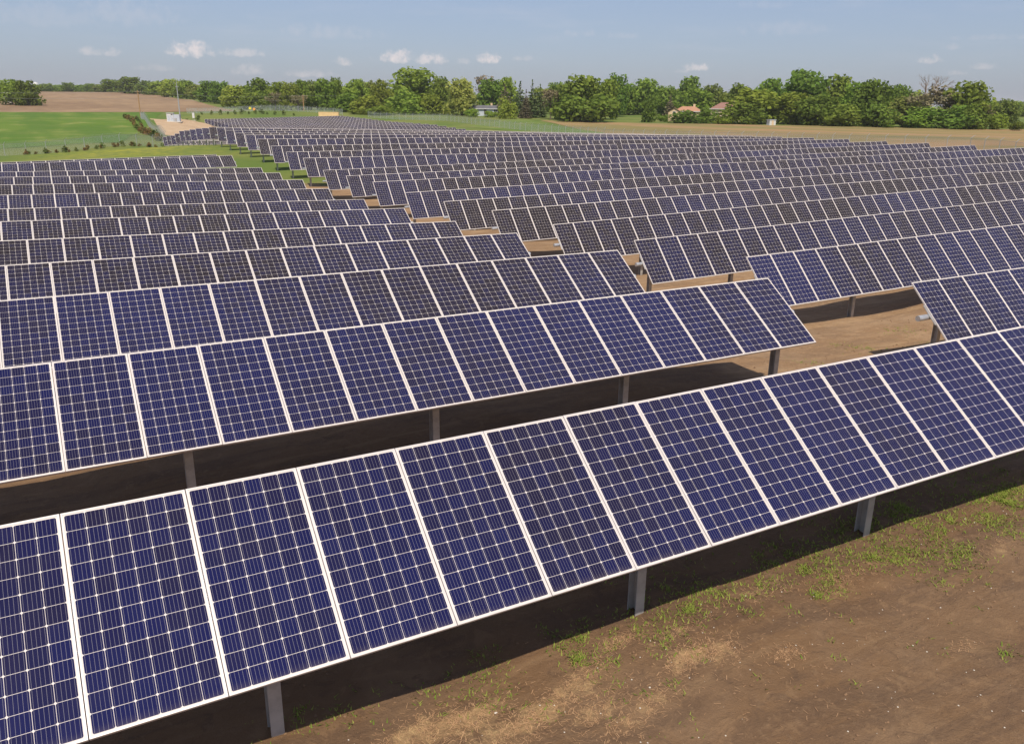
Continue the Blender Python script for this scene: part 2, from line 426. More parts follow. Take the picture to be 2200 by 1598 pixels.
varied('white_siding', (.46,.50,.56), (.40,.44,.50), 1.5, .7)
varied('tan_wall', (.62,.48,.31), (.55,.41,.26), 1, .85)
varied('cream_wall', (.66,.52,.40), (.58,.45,.34), 1, .85)
varied('grey_shingle', (.09,.09,.10), (.13,.13,.145), 2, .9)
varied('terracotta', (.40,.215,.13), (.33,.17,.105), 2, .85)
varied('red_roof', (.22,.115,.095), (.27,.15,.12), 2, .85)
principled('window_glass', (.03,.035,.045), .1)
varied('dark_trim', (.06,.05,.05), (.09,.07,.06), 2, .8)
varied('container_tan', (.70,.52,.25), (.62,.46,.22), 1, .6)
principled('sign_yellow', (.75,.68,.04), .5); principled('sign_orange', (.80,.36,.10), .5)
varied('concrete', (.55,.50,.43), (.48,.43,.37), 2, .9)
def make_mesh_wire():
    m = bpy.data.materials.new('chain_link'); m.use_nodes = True; nt = m.node_tree; nt.nodes.clear(); n = N(nt); MAT['chain_link'] = m
    out = n.new('ShaderNodeOutputMaterial'); t = n.new('ShaderNodeBsdfTransparent'); p = n.new('ShaderNodeBsdfPrincipled')
    p.inputs['Base Color'].default_value = (.42,.47,.47,1); p.inputs['Roughness'].default_value = .5; p.inputs['Metallic'].default_value = .3
    tc = n.new('ShaderNodeUVMap'); sep = n.new('ShaderNodeSeparateXYZ'); nt.links.new(tc.outputs[0], sep.inputs[0])
    a = n.math('ABSOLUTE', n.math('SUBTRACT', n.math('FRACT', n.math('MULTIPLY', n.math('ADD', sep.outputs[0], sep.outputs[1]), 9.0)), .5))
    b = n.math('ABSOLUTE', n.math('SUBTRACT', n.math('FRACT', n.math('MULTIPLY', n.math('SUBTRACT', sep.outputs[0], sep.outputs[1]), 9.0)), .5))
    f = n.math('LESS_THAN', n.math('MINIMUM', a, b), .075)
    mx = n.new('ShaderNodeMixShader'); n.put(mx.inputs[0], f)
    nt.links.new(t.outputs[0], mx.inputs[1]); nt.links.new(p.outputs[0], mx.inputs[2]); nt.links.new(mx.outputs[0], out.inputs[0])
make_mesh_wire()

# ------------------------------------------------------------------ ground sheet
def axis(spec):
    a = [spec[0][0]]
    for s, e, st in spec:
        n_ = max(1, int(round((e-s)/st)))
        a += [s+(e-s)*(i+1)/n_ for i in range(n_)]
    return np.array(a)
def sstep(x, a, b):
    t = np.clip((x-a)/(b-a), 0, 1); return t*t*(3-2*t)

def make_ground():
    xs = axis([(-6000,-600,600),(-600,-120,30),(-120,-30,6),(-30,-6,1.0),(-6,0,.5),(0,15,.2),(15,30,.5),(30,110,2.0),(110,400,8),(400,1000,40),(1000,7000,600)])
    ys = axis([(-400,-40,40),(-40,-10,3),(-10,-5,.5),(-5,2,.2),(2,20,.5),(20,80,1.25),(80,330,4),(330,600,12),(600,1400,50),(1400,7000,600)])
    X, Y = np.meshgrid(xs, ys); x, y = X.ravel(), Y.ravel()
    z = H(x, y)
    near = np.exp(-((x-8)**2+(y-4)**2)/30**2)
    z = z + near*(.035*np.sin(x*1.3+.7*y)+.03*np.sin(.8*x-1.9*y+1)+.02*np.sin(3.1*x+2.3*y))
    nx, ny = len(xs), len(ys)
    i = np.arange((ny-1)*(nx-1)); r_, c_ = i//(nx-1), i % (nx-1)
    q = r_*nx+c_; F = np.c_[q, q+1, q+nx+1, q+nx]
    me = bpy.data.meshes.new('ground')
    me.vertices.add(len(x)); me.vertices.foreach_set('co', np.c_[x, y, z].ravel())
    me.loops.add(F.size); me.loops.foreach_set('vertex_index', F.ravel())
    me.polygons.add(len(F)); me.polygons.foreach_set('loop_start', np.arange(len(F))*4); me.polygons.foreach_set('loop_total', np.full(len(F), 4))
    me.update(calc_edges=True)
    # land cover, by place
    inarr = sstep(x, -30, -26)*(1-sstep(x, 99, 102))*(1-sstep(y, 178, 183))
    inarr2 = sstep(x, 43, 46)*(1-sstep(x, 99, 102))*(1-sstep(y, 297, 301))
    arr = np.maximum(inarr, inarr2)
    grass = np.where(arr > .5, .30, .78)
    grass = np.maximum(grass, .80*sstep(y, 58, 74)*(1-sstep(x, 27, 34))*(y < 190))              # back end of the left block
    grass = np.maximum(grass, .62*sstep(y, 40, 60)*(1-sstep(x, 17.5, 24))*(y < 100))
    grass = np.where((y < -1.6), .14, grass)
    strip = np.exp(-((y+.10+.03*x)/.55)**2)*sstep(x, 2, 7)+.25*np.exp(-((y+.8)/.5)**2-((x-10.4)/1.3)**2)
    grass = np.maximum(grass, .14+.24*np.minimum(strip, 1.0))
    grass = np.where((x > 14.8) & (x < 26) & (y > 1) & (y < 34), np.minimum(grass, .24), grass)
    grass = np.where((y > 2) & (y < 40) & (x < 15), np.minimum(grass, .26), grass)
    straw = np.full(len(x), .10)
    for (cx, cy, sx, sy, w) in ((5.83,-1.04,.42,.17,.9),(6.25,-1.1,.35,.16,.7),(6.86,-1.49,.16,.08,.9),(4.56,-.73,.55,.16,.75),(5.34,-.41,.45,.14,.6),(3.25,-.68,.6,.2,.8),(3.9,-.95,.5,.2,.8),(4.5,-1.18,.45,.18,.6),
                               (3.3,-1.1,.6,.22,.7),(8.8,-2.32,.14,.08,.8),(8.76,-.72,.7,.14,.45),(11.3,-1.18,.9,.2,.4),(2.8,-.58,.5,.18,.8),(6,-.61,.6,.14,.55),(5,-1.37,.5,.16,.6),(4.67,-1.5,.4,.16,.6),(7.6,-.35,1.2,.16,.55),(9.4,-.55,.6,.2,.45),(10.5,-.9,.7,.25,.4),(2,-1.0,.8,.3,.6)):
        u_ = (x-cx); v_ = (y-cy)-.16*u_
        straw = np.maximum(straw, w*np.exp(-(u_/sx)**2-(v_/sy)**2))
    straw = np.where(y > 1, .1, straw)
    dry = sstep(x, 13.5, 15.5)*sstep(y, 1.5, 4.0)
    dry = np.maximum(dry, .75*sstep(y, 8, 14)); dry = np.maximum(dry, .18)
    dry = np.where((x < 13.5) & (y < 9) & (y > -1), .10, dry)  # soil colour darkened where the two front rows shade the ground
    yel = np.exp(-((x-9)/10)**2-((y-122)/24)**2)
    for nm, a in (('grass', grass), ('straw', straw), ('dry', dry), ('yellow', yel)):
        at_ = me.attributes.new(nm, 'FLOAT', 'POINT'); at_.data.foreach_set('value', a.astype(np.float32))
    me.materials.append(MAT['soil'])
    o = link('ground', me); smooth(o); o['kind'] = 'structure'
make_ground()

def patch(name, quad, nx, ny, mat, off):
    """four world corners (x,y) -> gridded sheet lying on the terrain"""
    A, B, C, D = [np.array(p[:2], float) for p in quad]
    v = []; 
    for j in range(ny+1):
        for i in range(nx+1):
            s, t = i/nx, j/ny
            if 0 < i < nx and 0 < j < ny: pass
            p = (A*(1-s)+B*s)*(1-t)+(D*(1-s)+C*s)*t
            v.append(p)
    v = np.array(v)
    z = H(v[:,0], v[:,1])+off
    F = [(j*(nx+1)+i, j*(nx+1)+i+1, (j+1)*(nx+1)+i+1, (j+1)*(nx+1)+i) for j in range(ny) for i in range(nx)]
    me = bpy.data.meshes.new(name); me.from_pydata(np.c_[v, z].tolist(), [], F); me.materials.append(MAT[mat])
    o = link(name, me); smooth(o); o['kind'] = 'structure'
    return o
def gxy(u, d):
    c = col_dir(u); return (CAM.x+c.x*d, CAM.y+c.y*d)
patch('crop_field', (gxy(-420,172), gxy(250,190), gxy(350,400), gxy(-420,420)), 60, 40, 'green_crop', .05)
patch('ploughed_field', (gxy(-420,418), gxy(505,392), gxy(330,900), gxy(-300,1000)), 60, 50, 'ploughed', .09)
patch('stubble_field', (gxy(1300,223), gxy(2700,115), gxy(2700,330), gxy(1160,318)), 90, 40, 'stubble', .05)
patch('grass_verge', (gxy(1000,268), gxy(1330,205), gxy(1300,232), gxy(1120,320)), 30, 20, 'verge_green', .07)
patch('dirt_pad', (gxy(350,232), gxy(437,226), gxy(452,318), gxy(318,328)), 20, 20, 'pad_dirt', .07)
patch('gravel_road', (gxy(11,520), gxy(28,500), gxy(21,900), gxy(4,900)), 4, 30, 'gravel', .16)

# ------------------------------------------------------------------ solar rows
TILT = 0.6643; LEN = 1.97; TUBE_H = 1.78
NRM = Vector((0, -math.sin(TILT), math.cos(TILT)))
PANEL_MESH = {}
def panel_meshes(w):
    key = round(w, 4)
    if key in PANEL_MESH: return PANEL_MESH[key]
    hw, hl, fwid, th = w/2, LEN/2, .016, .04
    # laminate: cells on top, white sheet behind
    def laminate(top=.0, zb=-.008):
        b = MB(); x, y = hw-fwid+.002, hl-fwid+.002
        b.face([(-x,-y,top),(x,-y,top),(x,y,top),(-x,y,top)], 0)
        b.face([(-x,-y,zb),(-x,y,zb),(x,y,zb),(x,-y,zb)], 1)
        return b
    def ring(b, mi):
        z1, z0 = .005, .005-th
        e = .003
        o = [(-hw,-hl),(hw,-hl),(hw,hl),(-hw,hl)]; ob = [(-hw+e,-hl+e),(hw-e,-hl+e),(hw-e,hl-e),(-hw+e,hl-e)]
        i = [(-hw+fwid,-hl+fwid),(hw-fwid,-hl+fwid),(hw-fwid,hl-fwid),(-hw+fwid,hl-fwid)]
        for k in range(4):
            j = (k+1) % 4
            b.face([(*ob[k],z1),(*ob[j],z1),(*i[j],z1),(*i[k],z1)], mi)
            b.face([(*o[k],z1-e),(*o[j],z1-e),(*ob[j],z1),(*ob[k],z1)], mi)
            b.face([(*o[k],z0),(*o[j],z0),(*o[j],z1-e),(*o[k],z1-e)], mi)
            b.face([(*i[k],z1),(*i[j],z1),(*i[j],z0),(*i[k],z0)], mi)
            b.face([(*o[j],z0),(*o[k],z0),(*i[k],z0),(*i[j],z0)], mi)
    lam = laminate(); fr = MB(); ring(fr, 0)
    both = laminate(); ring(both, 2)
    def uvs(me):
        l = me.uv_layers.new(name='UVMap')
        for p in me.polygons:
            for li in p.loop_indices:
                c = me.vertices[me.loops[li].vertex_index].co
                l.data[li].uv = (c.x+hw, c.y+hl)
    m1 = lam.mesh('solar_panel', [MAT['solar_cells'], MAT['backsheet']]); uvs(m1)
    m2 = fr.mesh('frame', MAT['frame_aluminium'])
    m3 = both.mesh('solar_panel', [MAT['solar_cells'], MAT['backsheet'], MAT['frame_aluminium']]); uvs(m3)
    PANEL_MESH[key] = (m1, m2, m3)
    return PANEL_MESH[key]

def post_mesh():
    b = MB(); h = TUBE_H+.30-.11; w, d, t = .128, .165, .011     # foot sunk 0.3 m into the soil
    b.box(-w/2, w/2, -d/2, -d/2+t, -.3, h-.3); b.box(-w/2, w/2, d/2-t, d/2, -.3, h-.3)
    b.box(.02, .02+t, -d/2+t, d/2-t, -.3, h-.3)
    return b.mesh('post', MAT['galvanised'])
POST = post_mesh(); POST_H = TUBE_H-.11
def bearing_mesh():
    b = MB(); b.box(-.05, .05, -.11, .11, -.16, -.10); b.box(-.04, .04, -.105, -.08, -.10, .01); b.box(-.04, .04, .08, .105, -.10, .05)
    return b.mesh('bearing', MAT['galvanised'])
BEAR = bearing_mesh()

def project_u(p):
    d = Vector(p)-CAM; z = d.dot(fw)
    return (1100+FPX*d.dot(RT)/z) if z > .5 else (9999 if d.dot(RT) > 0 else -9999)

TWIST = {}
def solar_row(label, group, k, segs, detail, posts=True, tilt_deg=None, ends=(True, True), TUBE_H=1.78):
    """segs: list of tables (x0, z0, x1, z1, pitch, n); one row of modules on one torque tube"""
    tilt = R(tilt_deg) if tilt_deg else TILT
    y = (k-1)*ROW_D+LEN/2*(math.cos(TILT)-math.cos(tilt)); TUBE_H += LEN/2*(math.sin(TILT)-math.sin(tilt))
    xa, za = segs[0][0], segs[0][1]
    root = empty('solar_panel_row', (xa, y, za))
    tag(root, label, 'solar panels', group)
    nrm = Vector((0, -math.sin(tilt), math.cos(tilt)))
    tb = MB(); n_t = 14 if detail > 1 else 8
    ti = 0
    for si, (x0, z0, x1, z1, pitch, n) in enumerate(segs):
        slope = (z1-z0)/(x1-x0); ang = math.atan(slope)
        rot = (Matrix.Rotation(-ang, 3, 'Y') @ Matrix.Rotation(tilt, 3, 'X')).to_euler()
        m1, m2, m3 = panel_meshes(pitch-.007)
        for i in range(n):
            xc = x0+pitch*(i+.5)
            if project_u((xc, y, z0)) > 2460 or project_u((xc, y, z0)) < -330: continue
            c = (xc-xa, 0, z0+slope*(xc-x0)-za+TUBE_H)
            if detail > 1:
                jr = Euler((rot.x+rnd.gauss(0, .0016), rot.y+rnd.gauss(0, .0012), rot.z))
                p = link('solar_panel', m1, root, c, jr); link('frame', m2, p)
            else:
                p = link('solar_panel', m3, root, c, rot)
        a = Vector((x0-xa, 0, z0-za+TUBE_H))-nrm*.145; b = Vector((x1-xa, 0, z1-za+TUBE_H))-nrm*.145
        d = (b-a).normalized()
        a2 = a-d*((.26 if k != 2 else .36) if si == 0 and ends[0] else .02); b2 = b+d*((.20 if segs[0][0] > 15 else .12) if si == len(segs)-1 and ends[1] else .02)
        if si+1 < len(segs): b2 = Vector((segs[si+1][0]-xa, 0, segs[si+1][1]-za+TUBE_H))-nrm*.145
        tb.tube(a2, b2, .075, n=n_t, cap=True)
        # module clamps between tube and frames
        if detail > 1:
            for i in range(n+1):
                xc = x0+pitch*i
                if not (-330 < project_u((xc, y, z0)) < 2460): continue
                T = Matrix.Translation((xc-xa, 0, z0+slope*(xc-x0)-za+TUBE_H)) @ Matrix.Rotation(tilt, 4, 'X')
                tb.box(-.018, .018, -.30, .30, -.062, -.037, 0, T)
    tube = tb.build('torque_tube', MAT['tube_metal'], root)
    tube.data.polygons.foreach_set('use_smooth', [len(p.vertices) == 4 and detail < 2 for p in tube.data.polygons])
    if posts:
        for si, (x0, z0, x1, z1, pitch, n) in enumerate(segs):
            slope = (z1-z0)/(x1-x0)
            px = POSTX.get((k, si)) or [x0+.5+4*pitch*j for j in range(int((x1-x0-.6)/(4*pitch))+1)]+[x1-.5]
            for x in px:
                if not (-330 < project_u((x, y, z0)) < 2460): continue
                gz = h1(x, y); top = z0+slope*(x-x0)+TUBE_H-.12
                p = link('post', POST, root, (x-xa, .0, gz-za)); p.scale.z = max(.3, (top-gz-.14)/POST_H)
                if detail > 1: link('bearing', BEAR, p, (0, 0, (top-gz)/p.scale.z)).scale.z = 1/p.scale.z
    return root
POSTX = {(1,0): [1.53-4.18*2, 1.53-4.18, 1.53, 5.87, 9.90, 14.1, 18.3]}
ORD = ['', 'first', 'second', 'third', 'fourth', 'fifth', 'sixth', 'seventh', 'eighth', 'ninth', 'tenth', 'eleventh', 'twelfth', 'thirteenth', 'fourteenth', 'fifteenth',
       'sixteenth', 'seventeenth', 'eighteenth', 'nineteenth', 'twentieth', 'twenty-first', 'twenty-second', 'twenty-third', 'twenty-fourth', 'twenty-fifth', 'twenty-sixth', 'twenty-seventh', 'twenty-eighth']
P1 = 1.0447
TILT_R = {2:45,3:47,4:49,5:49.5,6:49.5,7:50,8:50,9:51.4,10:48,11:48.6,12:51,13:53.4,14:53,15:50.5,16:54,17:51,18:55.5,19:57,20:52.5,21:51,22:53,23:56,24:55,25:56,26:54,27:52,28:52,29:52}
TILT_L = {2:35,3:34,4:32.5,5:33,6:31,7:31,8:30,9:30,10:28,11:27,12:23.5,13:24}
solar_row('nearest long row of blue solar panels, running across the whole foreground over bare soil', 'rows of solar panels',
          1, [(-7*P1, -.02, 17*P1, .05, P1, 24)], 2, ends=(False, False))
LB = {2: 'second row of solar panels, just behind the nearest, its shadow wide on the soil',
      3: 'bluest row of solar panels in the left block, third from the front',
      12: 'last-but-one row of the left block of solar panels, before the grass',
      13: 'hindmost row of the left block of solar panels, only its top edge showing'}
for k in range(2, 14):
    slope = (zLe[k]-zL0[k])/(xLe[k]-xL0[k]); n = int((xLe[k]+7.5)/P1); x0 = xLe[k]-n*P1
    z0 = zLe[k]-slope*(xLe[k]-x0)
    POSTX[(k,0)] = [xLe[k]-.36-4.2*j for j in range(6) if xLe[k]-.36-4.2*j > x0]
    solar_row(LB.get(k, f'{ORD[k-1]} row back in the left block of solar panels'), 'rows of solar panels', k,
              [(x0, z0, xLe[k], zLe[k], P1, n)], 2 if k <= 6 else 1, tilt_deg=TILT_L[k])
for k in range(2, 30):
    segs = [(19.78, zR[k]+LIFT, XG, zG[k]+LIFT, PR, 36)]
    if k > 5: segs.append((XG2, zG[k]+.01+LIFT, XG2+36*PR, zE.get(k, zG[k])+LIFT, PR, 36))
    POSTX[(k,0)] = [19.78+.36+4.19*j for j in range(9)]+[XG-.25]
    POSTX[(k,1)] = [XG2+.9+4.21*j for j in range(9)]
    lab = {2: 'front row of the right block of solar panels, silver tube end sticking out',
           16: 'row of solar panels forming the crest of the right block against the tan field',
           29: 'farthest of the stepped row ends beside the grass, end panel by the fence corner'}.get(k, f'{ORD[k-1]} row back in the right block of solar panels')
    solar_row(lab, 'rows of solar panels', k, segs, 2 if k <= 5 else 1, tilt_deg=TILT_R[k])
for k in range(30, 51):
    z0, z1 = lerp_tab(farL, k), lerp_tab(farE, k)
    lab = f'{ORD[k-29]} row of the distant block of solar panels beyond the dip' if k < 50 else 'most distant row of solar panels, top edge of the far block before the berm'
    POSTX[(k,0)] = [47.5+.9+8.4*j for j in range(6)]
    solar_row(lab, 'rows of solar panels', k, [(47.5, z0+LIFT, 47.5+46*PR, z1+LIFT, PR, 46)], 1, tilt_deg=52)

# ------------------------------------------------------------------ foliage builders
def cards_mesh(name, P, Nn, size, mats, mi=None, aspect=1.0, tris=False):
    """leaf clumps: one small quad per point, roughly facing its normal"""
    P = np.asarray(P); n = len(P); Nn = Nn/np.linalg.norm(Nn, axis=1, keepdims=True)
    t = rng.normal(size=(n,3)); t -= (t*Nn).sum(1, keepdims=True)*Nn; t /= np.linalg.norm(t, axis=1, keepdims=True)
    b = np.cross(Nn, t); s = np.asarray(size)[:,None] if np.ndim(size) else size
    q = np.stack([P-t*s-b*s*aspect*.6, P+t*s*.8-b*s*aspect, P+t*s+b*s*aspect*.7, P-t*s*.7+b*s*aspect], 1).reshape(-1, 3)
    me = bpy.data.meshes.new(name)
    me.vertices.add(n*4); me.vertices.foreach_set('co', q.ravel())
    me.loops.add(n*4); me.loops.foreach_set('vertex_index', np.arange(n*4))
    me.polygons.add(n); me.polygons.foreach_set('loop_start', np.arange(n)*4); me.polygons.foreach_set('loop_total', np.full(n, 4))
    me.update(calc_edges=True)
    for m in (mats if isinstance(mats, list) else [mats]): me.materials.append(m)
    if mi is not None: me.polygons.foreach_set('material_index', np.asarray(mi, dtype=np.int32))
    return me

def crown_points(blobs, per_area, jitter=.55, fill=.25):
    Ps, Ns = [], []
    for (c, r) in blobs:
        c = np.array(c); r = np.array(r)
        n = max(8, int(per_area*(r[0]*r[1]+r[0]*r[2]+r[1]*r[2])*4.19*.33))
        d = rng.normal(size=(n,3)); d /= np.linalg.norm(d, axis=1, keepdims=True)
        rad = np.where(rng.random(n) < fill, rng.uniform(.35, .9, n), rng.normal(1.0, .09, n))
        Ps.append(c+d*r*rad[:,None]); Ns.append(d/r*r.mean()+rng.normal(size=(n,3))*jitter)
    return np.concatenate(Ps), np.concatenate(Ns)

def trunk_mesh(hgt, r, limbs, mat='bark'):
    b = MB(); z = -.4; p = Vector((0,0,z)); n = 5
    for i in range(n):
        q = Vector((rnd.gauss(0, .012*hgt), rnd.gauss(0, .012*hgt), hgt*(i+1)/n))
        b.tube(p, q, r*(1-.75*i/n), r*(1-.75*(i+1)/n), 7); p = q
    for (c, z0) in limbs:
        a = Vector((0,0,z0)); mid = a.lerp(Vector(c), .5)+Vector((0,0,.3)); rr = r*.38
        b.tube(a, mid, rr, rr*.65, 5); b.tube(mid, c, rr*.65, rr*.2, 5)
    return b.mesh('trunk', MAT[mat])

VARS = {}
def tree_kind(kind, seed):
    """unit-size meshes (height 1 m scaled later is avoided: built at 12 m height, 10 m width)"""
    key = (kind, seed)
    if key in VARS: return VARS[key]
    global rng, rnd
    rng = np.random.default_rng(seed*13+len(kind)); rnd = random.Random(seed*31+len(kind))
    Ht, W = 12.0, 10.0
    leaf = {'round':'leaf_mid','dark':'leaf_dark','light':'leaf_light','willow':'leaf_willow','olive':'leaf_olive','tall':'leaf_mid','oak':'leaf_dark',
            'spruce':'needle','spruce_brown':'needle_brown','twiggy':'twig','bush':'leaf_mid','bush_light':'leaf_light','bush_dark':'leaf_dark'}[kind]
    blobs = []; limbs = []
    if kind in ('spruce', 'spruce_brown'):
        for i in range(13):
            t = i/12; z = .08+.9*t; r = (1-t)**.85*.5*W*.62+.18
            nb = max(1, int(6*(1-t)+1))
            for j in range(nb):
                a = 2*math.pi*(j/nb)+rnd.random()
                blobs.append(((r*.55*math.cos(a), r*.55*math.sin(a), z*Ht-.15*r), (r*.6, r*.6, .42)))
        P, Nn = crown_points(blobs, 9, .8, .2); size = rng.uniform(.16, .34, len(P))
        tr = trunk_mesh(Ht*.95, .2, [])
    elif kind == 'twiggy':
        for i in range(16):
            a = rnd.random()*6.28; rr = W*.42*math.sqrt(rnd.random()); z = Ht*(.42+.5*rnd.random()*(1-.4*rr/(W*.42)))
            blobs.append(((rr*math.cos(a), rr*math.sin(a), z), (1.5, 1.5, 1.3)))
            limbs.append(((rr*math.cos(a), rr*math.sin(a), z), Ht*(.15+.3*rnd.random())))
        P, Nn = crown_points(blobs, 7.5, 2., .7); size = rng.uniform(.11, .30, len(P))
        tr = trunk_mesh(Ht*.8, .3, limbs)
    elif kind.startswith('bush'):
        for i in range(13):
            a = rnd.random()*6.28; rr = W*.36*math.sqrt(rnd.random()); z = Ht*(.12+.62*rnd.random()*(1-.6*(rr/(W*.4))**2))
            r = rnd.uniform(1.5, 2.4); blobs.append(((rr*math.cos(a), rr*math.sin(a), z), (r, r, r*1.1)))
        P, Nn = crown_points(blobs, 6.4, .55, .2); size = rng.uniform(.18, .46, len(P))
        tr = trunk_mesh(Ht*.45, .14, [])
    else:
        n = {'round':40,'dark':44,'light':40,'willow':40,'olive':38,'tall':38,'oak':46}[kind]
        lowz = {'round':.16,'dark':.12,'light':.16,'willow':.12,'olive':.17,'tall':.17,'oak':.2}[kind]
        for i in range(n):
            a = i*2.399+rnd.random()*.8; t = (i+.5)/n
            zz = lowz+(.93-lowz)*(t if kind != 'willow' else t**.8)
            prof = math.sin(math.pi*min(1, max(.05, ((zz-lowz)/(1-lowz))*.80+.18)))**.6
            rr = W*.5*prof*(.30+.62*rnd.random()**.8)
            r = rnd.uniform(.85, 1.75)*(1.15 if kind in ('dark','round') else 1.05)*(1.10-.38*t)
            c = (rr*math.cos(a), rr*math.sin(a), zz*Ht-.55*r)
            blobs.append((c, (r*1.12, r*1.12, r*.85 if kind != 'willow' else r*1.35)))
            if i % 2 == 0: limbs.append((c, Ht*(.18+.3*rnd.random())))
        if kind in ('round','dark','light','willow','oak','olive','tall'):
            for i in range(5): blobs.append(((rnd.gauss(0,1.1), rnd.gauss(0,1.1), Ht*(.35+.09*i)), (2.3,2.3,1.9)))
        P, Nn = crown_points(blobs, 6.4 if kind not in ('oak',) else 6.0, .5, .18); size = rng.uniform(.16, .42, len(P))
        tr = trunk_mesh(Ht*.78, .30, limbs)
    cr = cards_mesh('crown', P, Nn, size, MAT[leaf])
    zmax = np.quantile(P[:,2], .997); wid = 2*np.quantile(np.hypot(P[:,0], P[:,1]), .985)
    VARS[key] = (cr, tr, float(zmax), float(wid))
    return VARS[key]

def tree(kind, u, vtop, wpx, dist, label, group=None, seed=None, name=None, vbase=None):
    """a tree standing at a distance along column u, as tall as the photograph shows"""
    seed = seed or (abs(hash_(u, vtop)) % 4 + 1)
    cr, tr, zmax, wid = tree_kind(kind, seed)
    g = spot(u, dist)
    ht = top_height(u, vtop, dist)-g.z; w = wpx*dist/FPX*1.18
    root = empty(name or {'spruce':'spruce_tree','spruce_brown':'spruce_tree','twiggy':'bare_tree','willow':'willow_tree'}.get(kind, 'bush' if kind.startswith('bush') else 'broadleaf_tree'), g, (u*1.7+vtop) % 6.28)
    cat = 'bush' if kind.startswith('bush') else 'tree'
    tag(root, label, cat, group or ('bushes at the field edge' if cat == 'bush' else 'trees along the horizon'))
    c = link('crown', cr, root); t = link('stem' if cat == 'bush' else 'trunk', tr, root)
    s = (w/wid, w/wid, ht/zmax)
    c.scale = s; t.scale = s
    return root
def hash_(a, b): return int(a*7349+b*9151+17)

